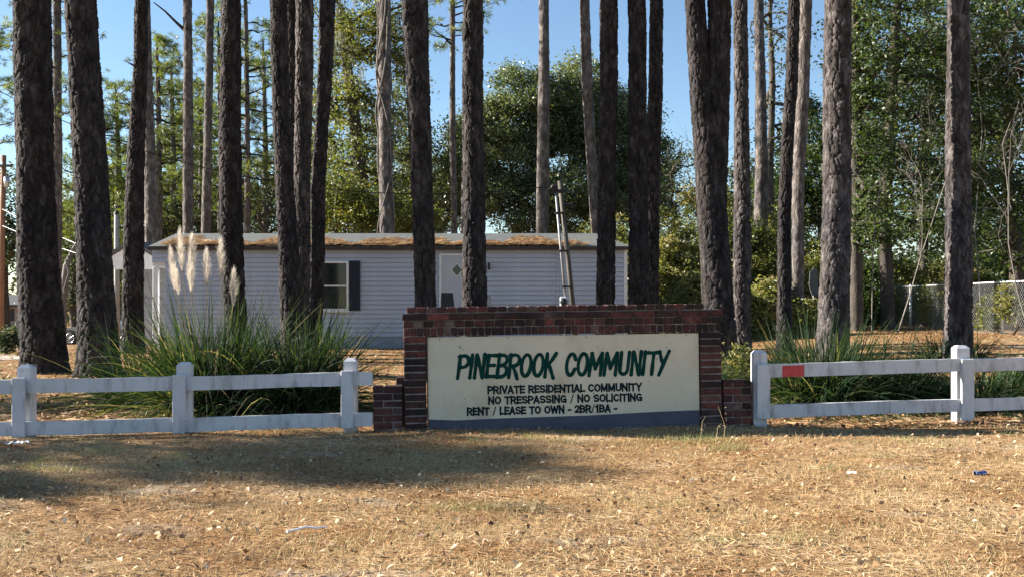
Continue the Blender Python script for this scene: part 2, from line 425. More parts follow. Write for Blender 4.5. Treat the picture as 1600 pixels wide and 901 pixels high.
# ------------------------------------------------------------------ ground
def axis(lo, hi, step, far_lo, far_hi, g=1.22):
    a = list(np.arange(lo, hi + 1e-6, step))
    s = step
    while a[-1] < far_hi:
        s *= g; a.append(a[-1] + s)
    s = step; b = []
    x = lo
    while x > far_lo:
        s *= g; x -= s; b.append(x)
    return np.array(b[::-1] + a)
gx = axis(-8, 8, 0.1, -900, 900, 1.12); gy = axis(2.5, 12, 0.09, -200, 1500, 1.1)
GX, GY = np.meshgrid(gx, gy)
near = np.exp(-((GX / 9) ** 2 + ((GY - 7) / 6) ** 2))
bump = sum(a * np.sin(GX * k1 + p1) * np.sin(GY * k2 + p2) for a, k1, p1, k2, p2 in
           ((0.008, 5.3, 0.2, 6.1, 1.0), (0.005, 11, 1.2, 13, 0.4), (0.006, 3.1, 2.0, 8.2, 0.1)))
GZ = gz(GX, GY) + bump * near + rng.uniform(-0.004, 0.004, GX.shape) * near
n0, n1 = GX.shape
idx = np.arange(n0 * n1).reshape(n0, n1)
gf = np.stack([idx[:-1, :-1], idx[:-1, 1:], idx[1:, 1:], idx[1:, :-1]], -1).reshape(-1, 4)
tag(link('ground', mesh('ground', np.stack([GX, GY, GZ], -1), gf, True), M['ground']), kind='structure')
# sandy drive on the left, where the silver car stands
def strip(name, pts, w, m, dz):
    pts = np.array(pts, float); t = np.linspace(0, 1, 60)
    x = np.interp(t, np.linspace(0, 1, len(pts)), pts[:, 0]); y = np.interp(t, np.linspace(0, 1, len(pts)), pts[:, 1])
    T = np.stack([np.gradient(x), np.gradient(y)], -1); T /= np.linalg.norm(T, axis=1)[:, None]
    Nn = np.stack([-T[:, 1], T[:, 0]], -1)
    rows = []
    for k in np.linspace(-1, 1, 9):
        ww = w * (1 + (0.12 * np.sin(x * 1.3 + k * 4) if abs(k) == 1 else 0))
        X = x + Nn[:, 0] * k * ww; Y = y + Nn[:, 1] * k * ww
        rows.append(np.stack([X, Y, gz(X, Y) + dz], -1))
    V = np.stack(rows, 1); i = np.arange(60 * 9).reshape(60, 9)
    Fc = np.stack([i[:-1, :-1], i[1:, :-1], i[1:, 1:], i[:-1, 1:]], -1).reshape(-1, 4)[:, ::-1]
    return tag(link(name, mesh(name, V, Fc, True), m), kind='structure')
strip('driveway', [(-11.5, 20.5), (-16, 24), (-22, 30), (-26, 44), (-30, 60)], 2.6, M['sand'], 0.012)

# ------------------------------------------------------------------ trees
def bark_disp(theta, z, R, r, cw=0.10, ch=0.22):
    """plated bark: 0 in the cracks, 1 on the plates"""
    nt_ = max(6, int(round(2 * np.pi * R / cw)))
    u = theta / (2 * np.pi) * nt_; v = z / ch
    jit = r.uniform(0, 1, (nt_, 700, 2)); off = r.uniform(-0.3, 1.0, (nt_, 700))
    iu = np.floor(u).astype(int); iv = np.floor(v).astype(int)
    d1 = np.full(u.shape, 9.0); d2 = np.full(u.shape, 9.0); h = np.zeros(u.shape)
    for a in (-1, 0, 1):
        for b in (-1, 0, 1):
            cu = iu + a; cv = iv + b
            j = jit[cu % nt_, cv % 700]
            d = np.hypot(cu + j[..., 0] - u, cv + j[..., 1] - v)
            o = off[cu % nt_, cv % 700]
            better = d < d1
            d2 = np.where(better, d1, np.minimum(d2, d)); h = np.where(better, o, h); d1 = np.where(better, d, d1)
    return sstep(0.02, 0.15, d2 - d1) * (0.8 + 0.4 * h)
def trunk_mesh(path, rad, n, dz, amp, r, zfine=99, flare=0.0, cw=0.1):
    """path: points sorted by height"""
    path = np.array(path, float); rad = np.array(rad, float)
    zs = [path[0, 2]]
    while zs[-1] < path[-1, 2]:
        zs.append(zs[-1] + (dz if zs[-1] < zfine else dz * 5))
    zs = np.array(zs); zs[-1] = path[-1, 2]
    def sm(k):
        c = np.interp(zs, path[:, 2], k)
        ker = np.ones(9) / 9
        if len(c) > 20:
            c2 = np.convolve(np.pad(c, 4, mode='reflect', reflect_type='odd'), ker, 'valid'); c = c2
        return c
    cx = sm(path[:, 0]); cy = sm(path[:, 1]); rr = sm(rad)
    rr = rr * (1 + flare * np.exp(-(zs - zs[0]) / 0.35))
    th = np.arange(n) / n * 2 * np.pi
    TH, ZZ = np.meshgrid(th, zs)
    lob = 1 + flare * 0.5 * np.exp(-(ZZ - zs[0]) / 0.3) * np.cos(TH * 5 + r.uniform(0, 6)) + 0.035 * np.sin(2 * TH + ZZ * 0.8 + r.uniform(0, 6)) + 0.025 * np.sin(3 * TH - ZZ * 1.7)
    D = bark_disp(TH, ZZ + 0.02 * np.sin(TH * 7), rad.mean(), r, cw) * amp - amp * 0.6 + r.normal(0, amp * 0.10, TH.shape)
    RR = rr[:, None] * lob + D * np.minimum(1, rr[:, None] / 0.12)
    V = np.stack([cx[:, None] + RR * np.cos(TH), cy[:, None] + RR * np.sin(TH), ZZ], -1).reshape(-1, 3)
    k = len(zs); i = np.arange(k - 1)[:, None] * n; j = np.arange(n)[None, :]; jn = (j + 1) % n
    return V, np.stack([i + j, i + jn, i + n + jn, i + n + j], -1).reshape(-1, 4)
def pine_crown(top, z0, z1, R, nlimb, tuft, nn, L, w, r, axis_x, axis_y):
    """limbs and needle tufts of a pine; axis_x/axis_y(z) give the stem"""
    A, B, ra, rb, C, D = [], [], [], [], [], []
    for i in range(nlimb):
        t = (i + r.uniform(0, 0.8)) / nlimb
        z = z0 + (z1 - z0) * t
        a = r.uniform(0, 2 * np.pi)
        l = R * (1 - 0.65 * t ** 1.5) * r.uniform(0.45, 1.15)
        p0 = np.array([axis_x(z), axis_y(z), z])
        d = np.array([math.cos(a), math.sin(a), r.uniform(-0.1, 0.35)])
        prev = p0; k = 5
        for s in range(1, k + 1):
            q = p0 + d * l * s / k + np.array([r.normal(0, 0.06), r.normal(0, 0.06), 0.10 * l * (s / k) ** 2 + r.normal(0, 0.05)]) 
            A.append(prev); B.append(q); ra.append(0.05 * (1 - (s - 1) / k) * (l / 2.2) + 0.008); rb.append(0.05 * (1 - s / k) * (l / 2.2) + 0.008)
            if s >= 2:
                m = max(1, int(round(tuft * s / k)))
                for _ in range(m):
                    e = q + np.array([r.normal(0, 0.32), r.normal(0, 0.32), r.normal(0.08, 0.16)])
                    A.append(q); B.append(e); ra.append(0.01); rb.append(0.004)
                    C.append(e); v = e - p0; v[2] += 0.4 * l; D.append(v / np.linalg.norm(v))
            prev = q
    br = segs(np.array(A), np.array(B), np.array(ra), np.array(rb), 4)
    nd = needles(np.array(C), np.array(D), nn, L, w, r)
    return br, nd
def pine(label, Y, pts, H=20.0, near=True, crown=True, cz=(0.66, 1.0), R=2.8, base_px=None, group='pine trees', mat=None, seed=0, stubs=0, tuft=5, nlimb=26, nn=14, L=0.32, w=0.022, extra=None, lod=None):
    r = np.random.default_rng(seed + 11)
    W = [(P(x, y, Y), wd / 2 * Y / F) for x, y, wd in pts]
    W.sort(key=lambda a: a[0][2])
    lo, hi = W[0], W[-1]
    # down to the ground
    nxt = W[1] if len(W) > 1 else W[0]
    sl = (lo[0] - nxt[0]) / max(0.3, (nxt[0][2] - lo[0][2])) if len(W) > 1 else np.zeros(3)
    bx = lo[0][0] + sl[0] * max(0, lo[0][2]) * 0.6
    g = float(gz(bx, Y))
    path = [np.array([bx, Y, g - 0.12])] + [a[0] for a in W]
    rad = [lo[1] * 1.1] + [a[1] for a in W]
    # up to the top
    pv = W[-2] if len(W) > 1 else W[-1]
    sx = (hi[0][0] - pv[0][0]) / max(0.5, hi[0][2] - pv[0][2]) if len(W) > 1 else 0
    zt = hi[0][2]
    if H > zt + 0.5:
        for k in (0.3, 0.65, 1.0):
            z = zt + (H - zt) * k
            path.append(np.array([hi[0][0] + sx * (z - zt) * (1 - 0.5 * k), Y + r.normal(0, 0.1), z]))
            rad.append(max(0.03, hi[1] * (1 - 0.8 * k)))
    path = np.array(path); rad = np.array(rad)
    root = thing('pine_tree', (bx, Y, g), label, 'tree', group)
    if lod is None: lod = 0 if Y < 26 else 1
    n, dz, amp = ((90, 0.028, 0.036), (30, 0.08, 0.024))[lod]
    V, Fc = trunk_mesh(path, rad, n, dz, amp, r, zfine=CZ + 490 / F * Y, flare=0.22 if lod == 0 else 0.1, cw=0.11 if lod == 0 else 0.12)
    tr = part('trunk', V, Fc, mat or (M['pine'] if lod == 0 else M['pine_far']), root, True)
    ax = lambda z: float(np.interp(z, path[:, 2], path[:, 0])); ay = lambda z: float(np.interp(z, path[:, 2], path[:, 1]))
    if crown:
        br, nd = pine_crown(None, H * cz[0], H * cz[1], R, nlimb, tuft, nn, L, w, r, ax, ay)
        part('branches', br[0], br[1], M['pine'], root)
        part('crown', nd[0], nd[1], M['needle'], root, var=np.repeat(r.uniform(0, 1, len(nd[1]) // nn), nn) * 0.6 + r.uniform(0, 0.4, len(nd[1])))
    for s in range(stubs):
        z = r.uniform(3.0, 7.0); a = r.uniform(0, 6.28); rr_ = float(np.interp(z, path[:, 2], rad))
        p0 = np.array([ax(z), Y, z]); d = np.array([math.cos(a), math.sin(a), 0.3])
        V, Fc = tube([p0, p0 + d * (rr_ + 0.1), p0 + d * (rr_ + 0.22)], [0.03, 0.02, 0.008], 6)
        part('branch_stub', V, Fc, M['pine'], root)
    if extra:
        extra(root, ax, ay, path, rad, r)
    return root

def limb(px_pts, Y, r0, r1, m='pine'):
    def f(root, ax, ay, path, rad, r):
        pts = [P(a, b, Y) for a, b in px_pts]
        V, Fc = tube(pts, np.linspace(r0, r1, len(pts)), 7)
        part('limb', V, Fc, M[m], root, True)
    return f
def fork(Y, pts):
    def f(root, ax, ay, path, rad, r):
        W = sorted([(P(x, y, Y), wd / 2 * Y / F) for x, y, wd in pts], key=lambda a: a[0][2])
        pp = [a[0] for a in W]; rr = [a[1] for a in W]
        top = pp[-1]
        pp += [top + np.array([0.25, 0.1, 5]), top + np.array([0.4, 0.2, 10])]; rr += [rr[-1] * 0.7, rr[-1] * 0.3]
        V, Fc = trunk_mesh(pp, rr, 90, 0.028, 0.036, r, zfine=CZ + 490 / F * Y, cw=0.11)
        part('trunk', V, Fc, M['pine'], root, True)
    return f
def vines(root, ax, ay, path, rad, r):
    for k in range(5):
        z = np.linspace(0.6, 11.5, 90); a = r.uniform(0, 6.28) + z * r.uniform(0.25, 0.7) * r.choice([-1, 1]) + 0.5 * np.sin(z * 1.1 + k)
        rr_ = np.array([np.interp(q, path[:, 2], rad) for q in z]) + 0.035 + 0.05 * np.maximum(0, np.sin(z * 1.6 + k * 2))
        pts = np.stack([np.array([ax(q) for q in z]) + rr_ * np.cos(a), np.array([ay(q) for q in z]) + rr_ * np.sin(a), z], -1)
        V, Fc = tube(pts, 0.035 * r.uniform(0.6, 1.2), 6)
        part('vine', V, Fc, M['twig'], root, True)

NEAR = [
 ('massive dark pine at the far left with a sunlit strip down its left edge', 17.4, [(50, -10, 52), (53, 150, 54), (55, 300, 55), (62, 450, 60), (70, 575, 62)], dict(stubs=1)),
 ('thick leaning pine just right of the massive far-left pine', 16.6, [(125, -10, 43), (132, 100, 44), (143, 300, 50), (150, 450, 54), (155, 575, 60)], {}),
 ('dark slim pine with a pale left side, left of the porch of the mobile home', 24, [(221, -10, 17), (219, 120, 20), (212, 260, 26), (209, 350, 29), (208, 520, 30)], dict(stubs=1)),
 ('dark straight pine rising behind the pampas plumes', 21, [(361, -10, 29), (360, 150, 30), (360, 300, 32), (364, 420, 33), (369, 520, 35)], {}),
 ('dark leaning pine, leftmost of the tight cluster before the trailer window', 20, [(434, -10, 26), (438, 120, 25), (445, 300, 26), (452, 400, 30), (459, 520, 38)], {}),
 ('slim pine half hidden in the cluster before the trailer window', 24.5, [(454, -10, 17), (458, 150, 17), (462, 320, 18), (464, 500, 20)], {}),
 ('rough pale-barked pine in the middle of the cluster before the trailer window', 22, [(476, -10, 25), (475, 150, 25), (472, 300, 25), (470, 420, 26), (469, 520, 28)], dict(stubs=1, mat=M['pine_pale_lit'])),
 ('dark curving pine, rightmost of the cluster, with a sunlit foot beside the window', 21, [(511, -10, 24), (509, 100, 22), (503, 200, 20), (497, 300, 20), (497, 420, 19), (493, 520, 17)], {}),
 ('thick dark pine behind the left end of the brick sign', 16, [(648, -10, 38), (652, 100, 36), (658, 250, 33), (663, 400, 31), (666, 490, 30)], {}),
 ('dark pine behind the sign, covering the right half of the white door', 17, [(739, -10, 29), (739, 150, 30), (740, 300, 33), (741, 420, 36), (742, 490, 38)], {}),
 ('dark pine in front of the right end of the trailer roof', 19, [(951, -10, 26), (951, 150, 25), (948, 300, 26), (946, 480, 28)], {}),
 ('dark pine, left of the close pair behind the right half of the sign', 19, [(995, -10, 25), (996, 150, 26), (997, 300, 28), (1000, 480, 34)], dict(stubs=1)),
 ('slim dark pine, right of the close pair behind the right half of the sign', 23, [(1026, -10, 20), (1024, 150, 20), (1019, 300, 21), (1017, 480, 24)], {}),
 ('forked pine with two stems joining low, behind the right pier of the sign', 18, [(1085, -10, 28), (1092, 100, 31), (1102, 210, 35), (1112, 330, 45), (1122, 480, 48), (1128, 570, 50)], dict(extra=fork(18, [(1124, -10, 33), (1123, 120, 33), (1121, 230, 34), (1117, 380, 30)]))),
 ('pale sunlit straight pine just right of the forked pine', 22, [(1157, -10, 20), (1158, 150, 21), (1160, 300, 24), (1159, 500, 26)], dict(mat=M['pine_pale_lit'])),
 ('slim dark pine leaning right, behind the right-hand pampas clump', 20, [(1241, -10, 17), (1237, 120, 17), (1229, 250, 17), (1225, 350, 18), (1226, 520, 22)], {}),
 ('thick rough pine with pale plated bark, behind the right-hand pampas clump', 17, [(1309, -10, 40), (1308, 150, 39), (1308, 300, 40), (1305, 420, 43), (1301, 540, 48)], dict(mat=M['pine_pale_lit'])),
 ('sunlit pine at the far right, just behind the right fence post', 17.0, [(1497, -10, 31), (1497, 150, 33), (1497, 300, 35), (1498, 420, 37), (1497, 560, 40)], dict(mat=M['pine_pale_lit'])),
]
for i, (lab, Y, pts, kw) in enumerate(NEAR):
    pine(lab, Y, pts, H=20 + (i * 37 % 7) * 0.5, seed=i, group='tall pines standing behind the sign', **kw)
FAR = [
 ('pale slender pine between the two massive left pines', 40, [(89, -10, 12), (90, 150, 12), (89, 350, 15), (88, 480, 15)], dict(H=17, cz=(0.5, 1), R=2.2, nlimb=24, tuft=4, nn=18)),
 ('slim brown pine just behind the dark one left of the porch', 34, [(226, -10, 14), (231, 150, 16), (236, 300, 18), (237, 480, 20)], {}),
 ('pale bare-stemmed pine with one dark limb reaching up left', 38, [(293, -10, 13), (294, 150, 14), (294, 360, 16), (294, 480, 16)], dict(extra=limb([(293, 52), (275, 35), (258, 18), (240, 4)], 38, 0.07, 0.02))),
 ('slim brown pine just right of the pale bare-stemmed one', 42, [(329, -10, 11), (326, 150, 12), (322, 360, 14), (321, 480, 14)], {}),
 ('pale pine trunk wrapped in twisting vines above the trailer roof', 34, [(601, -10, 18), (601, 150, 20), (603, 300, 20), (606, 480, 22)], dict(extra=vines)),
 ('very thin pale pine between the two thick dark pines behind the sign', 50, [(707, -10, 8), (707, 200, 9), (710, 360, 10), (711, 480, 10)], dict(H=19.5, cz=(0.72, 1.0), R=2.8, tuft=5, nlimb=26, nn=18)),
 ('pale stem of a slim pine peeking out left of the pine at the door', 44, [(731, 100, 8), (727, 220, 9), (725, 360, 10), (724, 480, 10)], {}),
 ('pale sunlit pine rising behind the trailer roof left of the meter pole', 36, [(850, -10, 15), (850, 120, 17), (848, 300, 19), (846, 480, 20)], {}),
 ('slim grey pine leaning left, rising behind the trailer roof right of the meter pole', 36, [(913, -10, 15), (917, 120, 16), (926, 280, 16), (932, 370, 15), (934, 480, 16)], {}),
 ('dark slim pine behind and right of the pale one beside the forked pine', 38, [(1185, -10, 14), (1188, 120, 16), (1190, 250, 19), (1188, 400, 24), (1187, 480, 26)], {}),
 ('pinkish pine close behind the slim right-leaning pine', 27, [(1259, -10, 19), (1254, 150, 19), (1247, 300, 18), (1246, 480, 20)], {}),
]
for i, (lab, Y, pts, kw) in enumerate(FAR):
    kw = dict(dict(H=21, nlimb=14, tuft=3, w=0.014, cz=(0.72, 1.0), R=2.2), **kw)
    pine(lab, Y, pts, seed=60 + i, group='slimmer pines farther back', **kw)
# young green pines at the back left: (px, Y, top row, lowest needle row, crown radius, label)
BACK = [
 (150, 52, 175, 420, 3.0, 'small bushy pine showing between the two massive left pines and the porch'),
 (182, 60, 130, 360, 3.4, 'hazy green pine just right of the leaning pine at the left'),
 (246, 52, 60, 330, 3.2, 'tall green pine left of the pale bare-stemmed one'),
 (268, 58, 100, 350, 3.4, 'green pine with open whorls right behind the porch end of the roof'),
 (312, 62, 140, 350, 3.2, 'green pine between the pale bare-stemmed pine and the slim brown one'),
 (342, 55, 30, 340, 3.2, 'green pine showing just left of the dark pine behind the plumes'),
 (384, 50, -30, 330, 3.6, 'tall yellow-green pine right of the dark pine behind the plumes'),
 (412, 62, 60, 350, 3.2, 'green pine filling the gap left of the cluster of dark trunks'),
 (-14, 55, 40, 250, 2.8, 'green pine whose needles show at the left edge of the picture'),
]
for i, (px, Y, ty, by, R, lab) in enumerate(BACK):
    top = CZ + (HOR - ty) / F * Y; lowz = max(2.0, CZ + (HOR - by) / F * Y)
    pine(lab, Y, [(px, max(ty + 40, 0), 6), (px + 3, 250, 8), (px + 2, 440, 11)], H=top, cz=(lowz / top, 1.0), R=R, seed=120 + i, group='young green pines at the back', nlimb=34, tuft=6, nn=20, L=0.30, w=0.015)
# low needle-covered limbs of pines whose stems stand left of the picture: they shade the grass and the stems
for i, (x, y, H, z0, R, nl, tf, lab) in enumerate([
    (-26.6, 12.2, 10.5, 0.94, 1.3, 14, 6, 'shorter pine left of the picture that shades the ground before the left fence')]):
    px = 800 + x * F / y
    pine(lab, y, [(px, 0, 34), (px, 300, 36), (px, 480, 40)], H=H, cz=(z0, 1.0), R=R, nlimb=nl, tuft=tf, nn=20, L=0.32, w=0.02, seed=200 + i, group='pines just outside the picture', lod=1)

def hardwood(label, base, H, crowns, nclump, nleaf, lsize, mat, r0, seed, clump_r=0.7, bark_m='hard', name='hardwood_tree', group=None, cat_='tree', thin=0.012, trunk_pts=None, moss=0, minz=1.0, edge=0.35):
    """crowns: ellipsoids (cx,cy,cz,rx,ry,rz); a branching skeleton grows from the stem to clump centres in them"""
    r = np.random.default_rng(seed + 500)
    base = np.array(base, float)
    root = thing(name, base, label, cat_, group)
    vol = np.array([c[3] * c[4] * c[5] for c in crowns]); vol = vol / vol.sum()
    C = []
    for c, v in zip(crowns, vol):
        n = max(3, int(round(nclump * v)))
        d = unit(n, r) * (r.uniform(0, 1, n) ** edge)[:, None]
        C.append(np.array(c[:3]) + d * np.array(c[3:]))
    C = np.concatenate(C); C = C[C[:, 2] > base[2] + minz]
    # stem
    if trunk_pts is None:
        fz = H * 0.55
        k = np.linspace(0, 1, 6)
        st = base + np.stack([k * 0 + np.cumsum(r.normal(0, 0.12, 6)) * (k > 0), np.cumsum(r.normal(0, 0.12, 6)) * (k > 0), k * fz], -1)
    else:
        st = np.array(trunk_pts, float); k = np.linspace(0, 1, len(st))
    nodes = [p for p in st]; par = [max(0, i - 1) for i in range(len(st))]
    mid = st[-1]
    order = np.argsort(np.linalg.norm((C - mid) * [1, 1, 0.8], axis=1))
    for i in order:
        A = np.array(nodes); d = C[i] - A
        cost = np.linalg.norm(d, axis=1) + np.where(d[:, 2] < 0, -d[:, 2] * 1.2, 0) + np.where(np.arange(len(A)) < 2, 1.5, 0)
        j = int(np.argmin(cost))
        if cost[j] > 1.6:          # one bend on the way
            nodes.append(nodes[j] + (C[i] - nodes[j]) * 0.5 + r.normal(0, 0.12, 3) * cost[j] * 0.4 + np.array([0, 0, 0.06 * cost[j]])); par.append(j); j = len(nodes) - 1
        nodes.append(C[i]); par.append(j)
    A = np.array(nodes); par = np.array(par)
    load = np.ones(len(A))
    for i in range(len(A) - 1, 0, -1):
        load[par[i]] += load[i]
    rr = r0 * (load / load[0]) ** 0.5 + thin * 0.5
    sel = np.arange(1, len(A))
    stem_n = len(st)
    V, Fc = trunk_mesh(st - [0, 0, 0.1], np.maximum(rr[:stem_n], r0 * (1 - 0.45 * k)), 18, 0.15, 0.02, r, flare=0.2)
    part('trunk', V, Fc, M[bark_m], root, True)
    s2 = sel[sel >= stem_n]
    V, Fc = segs(A[par[s2]], A[s2], np.minimum(rr[par[s2]], rr[s2] * 1.6), rr[s2], 5)
    part('branches', V, Fc, M[bark_m], root, True)
    if nleaf:
        cr = clump_r * r.uniform(0.6, 1.3, len(C))
        cnt = (nleaf * r.uniform(0.4, 1.5, len(C))).astype(int)
        ii = np.repeat(np.arange(len(C)), cnt)
        pos = C[ii] + r.normal(0, 1, (len(ii), 3)) * cr[ii][:, None] * [0.6, 0.6, 0.42]
        pos = pos[pos[:, 2] > gz(pos[:, 0], pos[:, 1]) + 0.05]
        ii = ii[:len(pos)]
        V, Fc = leaves(pos, lsize, 0.35, 0.55, r)
        tone = r.uniform(0, 0.55, len(C))
        part('crown', V, Fc, M[mat], root, var=np.clip(tone[ii] + r.uniform(0, 0.45, len(pos)), 0, 1))
    if moss:
        q = C[r.integers(0, len(C), moss)] + r.normal(0, 0.4, (moss, 3))
        n = 14
        qq = np.repeat(q, n, 0) + r.normal(0, 0.1, (moss * n, 3)) * [1, 1, 0.4]
        l = r.uniform(0.4, 1.3, moss * n)[:, None]
        s = unit(moss * n, r) * [1, 1, 0] * 0.02
        e = qq - l * [0, 0, 1] + r.normal(0, 0.08, (moss * n, 3))
        V = np.stack([qq - s, qq + s, e], 1).reshape(-1, 3)
        part('moss', V, np.arange(3 * moss * n).reshape(-1, 3), M['moss'], root, var=r.uniform(0, 1, moss * n))
    return root
for i, (x_, y_, h_, z0_, r_, lab) in enumerate((  # unseen evergreens, added to throw shade on the lawn and behind the fence
    (-11.9, 9.3, 4.0, 1.5, 0.75, 'small unseen evergreen left of the picture that shades the lawn before the left fence'),
    (-12.4, 7.9, 3.9, 2.9, 0.5, 'smaller unseen evergreen left of the picture that helps shade the lawn'),
    (-13.4, 12.9, 4.6, 0.6, 1.1, 'broad unseen evergreen left of the picture that shades the ground behind the left fence'))):
    hardwood(lab, (x_, y_, float(gz(x_, y_))), h_ * 0.9, [(x_, y_, (h_ + z0_) / 2, r_, r_, (h_ - z0_) / 2)], 70, 60, 0.12, 'leaf_dark', 0.07, 300 + i, clump_r=0.3, name='evergreen_tree', group='small evergreens added out of view for their shade', minz=0.4, edge=0.5)
def E(px, py, Y, wpx, hpx, dy=None):
    """ellipsoid seen at (px,py) with half-sizes in photograph pixels at depth Y"""
    c = P(px, py, Y); rx = wpx * Y / F
    return (c[0], c[1], c[2], rx, dy or rx * 0.8, hpx * Y / F)
gp = 'broadleaf trees at the back'
def HW(label, px, Y, top, crowns, ncl, nl, ls, mat, r0, seed, **kw):
    b = ground_at(px, Y); H = CZ + (HOR - top) / F * Y - b[2]
    cr = [E(a, c, Y + dyo, w, h, dd) for a, c, w, h, dyo, dd in crowns]
    kw.setdefault('group', gp)
    return hardwood(label, b, H, cr, ncl, nl, ls, M and mat, r0, seed, **kw)
# broad live oak in the middle
HW('broad dark live oak filling the middle behind the trailer roof', 860, 66, 95,
   [(830, 175, 80, 80, 0, 3.5), (900, 165, 75, 75, 1, 3.5), (950, 230, 85, 95, 1, 3.5), (770, 245, 80, 85, -1, 3), (1010, 280, 55, 75, 1, 3), (880, 310, 170, 60, -2, 3)], 520, 360, 0.19, 'leaf_oak', 0.5, 1, clump_r=0.85)
HW('grey-green oak crown left of the live oak, above the trailer roof', 700, 72, 180,
   [(690, 290, 70, 70, 0, 3), (740, 240, 45, 70, 2, 2.5)], 170, 220, 0.19, 'leaf_oak', 0.35, 2, clump_r=0.7)
# mossy yellowing hardwood left of the middle
HW('tall half-bare broadleaf tree with yellowing leaves and hanging moss', 565, 46, -60,
   [(545, 40, 60, 70, 0, 2.5), (615, 60, 45, 80, 1, 2), (540, 200, 45, 90, 0, 2), (600, 230, 50, 80, 1, 2), (520, 310, 50, 55, -1, 2), (630, 320, 45, 50, 0, 2)], 240, 100, 0.16, 'leaf_yellow', 0.33, 3, clump_r=0.6,
   trunk_pts=[ground_at(570, 46), P(568, 380, 46), P(564, 260, 46), P(552, 170, 46), P(541, 90, 46), P(533, 10, 46)], moss=70)
HW('yellow-green sapling mass right behind the trailer roof by the window', 530, 41, 250,
   [(525, 330, 40, 60, 0, 1.5), (580, 335, 45, 45, 0, 1.5), (640, 345, 40, 40, 0, 1.5)], 130, 170, 0.13, 'leaf_yellow', 0.12, 4, clump_r=0.5)
# gap at the right of the middle
HW('pale feathery small tree in the sky gap left of the forked pine', 1065, 60, 200,
   [(1062, 270, 28, 55, 0, 1.5), (1050, 320, 40, 35, 0, 1.5)], 70, 28, 0.15, 'leaf_grey', 0.15, 5, clump_r=0.5)
# right-hand woods
HW('dense dark evergreen broadleaf tree left of the far-right pine', 1385, 31, -120,
   [(1395, 60, 95, 110, 0, 2.5), (1440, 170, 80, 110, 1, 2.2), (1375, 230, 60, 90, 0, 2), (1430, 320, 80, 80, 1, 2)], 330, 72, 0.12, 'leaf_dark', 0.2, 6, clump_r=0.5,
   trunk_pts=[ground_at(1388, 31), P(1386, 440, 31), P(1380, 330, 31), P(1388, 220, 31), P(1395, 100, 31), P(1404, -20, 31)])
HW('dense dark evergreen broadleaf tree at the right edge', 1570, 30, -120,
   [(1560, 40, 85, 110, 0, 2.5), (1600, 180, 100, 110, 0, 2.2), (1545, 300, 60, 100, 0, 2), (1620, 350, 100, 80, 0, 2)], 350, 85, 0.12, 'leaf_dark', 0.2, 7, clump_r=0.5)
HW('leaning broadleaf tree with a forked pale stem, left of the far-right pine', 1440, 35, -60,
   [(1470, 60, 70, 90, 0, 2), (1500, 200, 70, 90, 0, 2), (1480, 330, 70, 70, 0, 2)], 210, 60, 0.125, 'leaf_dark', 0.16, 8, clump_r=0.5,
   trunk_pts=[ground_at(1443, 35), P(1442, 420, 35), P(1444, 330, 35), P(1436, 260, 35), P(1452, 160, 35), P(1480, 90, 35)])
HW('sparse leafy tree with thin stems just right of the thick plated pine', 1352, 29, -60,
   [(1345, 70, 40, 90, 0, 1.2), (1350, 210, 40, 90, 0, 1.2), (1360, 340, 40, 70, 0, 1.2)], 150, 90, 0.115, 'leaf_dark', 0.17, 9, clump_r=0.4,
   trunk_pts=[ground_at(1339, 29), P(1338, 420, 29), P(1337, 260, 29), P(1336, 100, 29), P(1334, -20, 29)])
HW('dark green background tree between the pinkish pine and the thick plated pine', 1275, 48, 120,
   [(1275, 260, 50, 110, 0, 2), (1215, 330, 45, 80, 0, 2), (1330, 300, 50, 110, 0, 2)], 190, 200, 0.17, 'leaf_dark', 0.22, 10, clump_r=0.65)
HW('thin half-bare tree with airy twigs right of the pale straight pine', 1205, 44, -40,
   [(1205, 60, 35, 80, 0, 1.5), (1215, 210, 35, 70, 0, 1.5)], 90, 16, 0.15, 'leaf_grey', 0.13, 11, clump_r=0.5, trunk_pts=[ground_at(1205, 44), P(1206, 400, 44), P(1204, 250, 44), P(1207, 120, 44), P(1203, 20, 44), P(1204, -60, 44)])
HW('tall dark tree far behind the right-hand woods', 1520, 46, -150,
   [(1500, 100, 90, 140, 0, 3), (1420, 250, 90, 130, 0, 3), (1580, 260, 100, 150, 0, 3)], 200, 70, 0.19, 'leaf_dark', 0.3, 12, clump_r=0.75)
# mixed trees that close the view at the left and in the middle: (px, Y, top row, half width, material, label)
for i, (px, Y, top, w, m, lab) in enumerate((
    (165, 70, 215, 60, 'leaf_yellow', 'rounded light green tree seen between the leaning pine and the porch pine'),
    (262, 68, 165, 55, 'leaf_yellow', 'yellow-green tree low behind the pale bare-stemmed pine'),
    (335, 72, 190, 55, 'leaf_grey', 'dull green tree behind the dark pine with the plumes'),
    (415, 74, 235, 50, 'leaf_grey', 'low dull green tree left of the dark trunk cluster, far back'),
    (505, 66, 70, 50, 'leaf_yellow', 'tall yellow-green tree directly behind the dark trunk cluster'),
    (640, 64, 95, 50, 'leaf_oak', 'grey-green tree behind the thick pine at the left end of the sign'),
    (1150, 60, 235, 60, 'leaf_oak', 'grey-green tree far back between the forked pine and the pale straight pine'))):
    m_ = (top + 400) / 2
    HW(lab, px, Y, top, [(px, m_ - (400 - top) * 0.2, w * 0.8, (400 - top) * 0.3, 0, 3), (px - w * 0.3, m_ + (400 - top) * 0.15, w, (400 - top) * 0.33, 0, 3), (px + w * 0.5, m_ + (400 - top) * 0.2, w * 0.8, (400 - top) * 0.28, 0.5, 3)], 110, 110, 0.2, m, 0.22, 320 + i, clump_r=0.75)
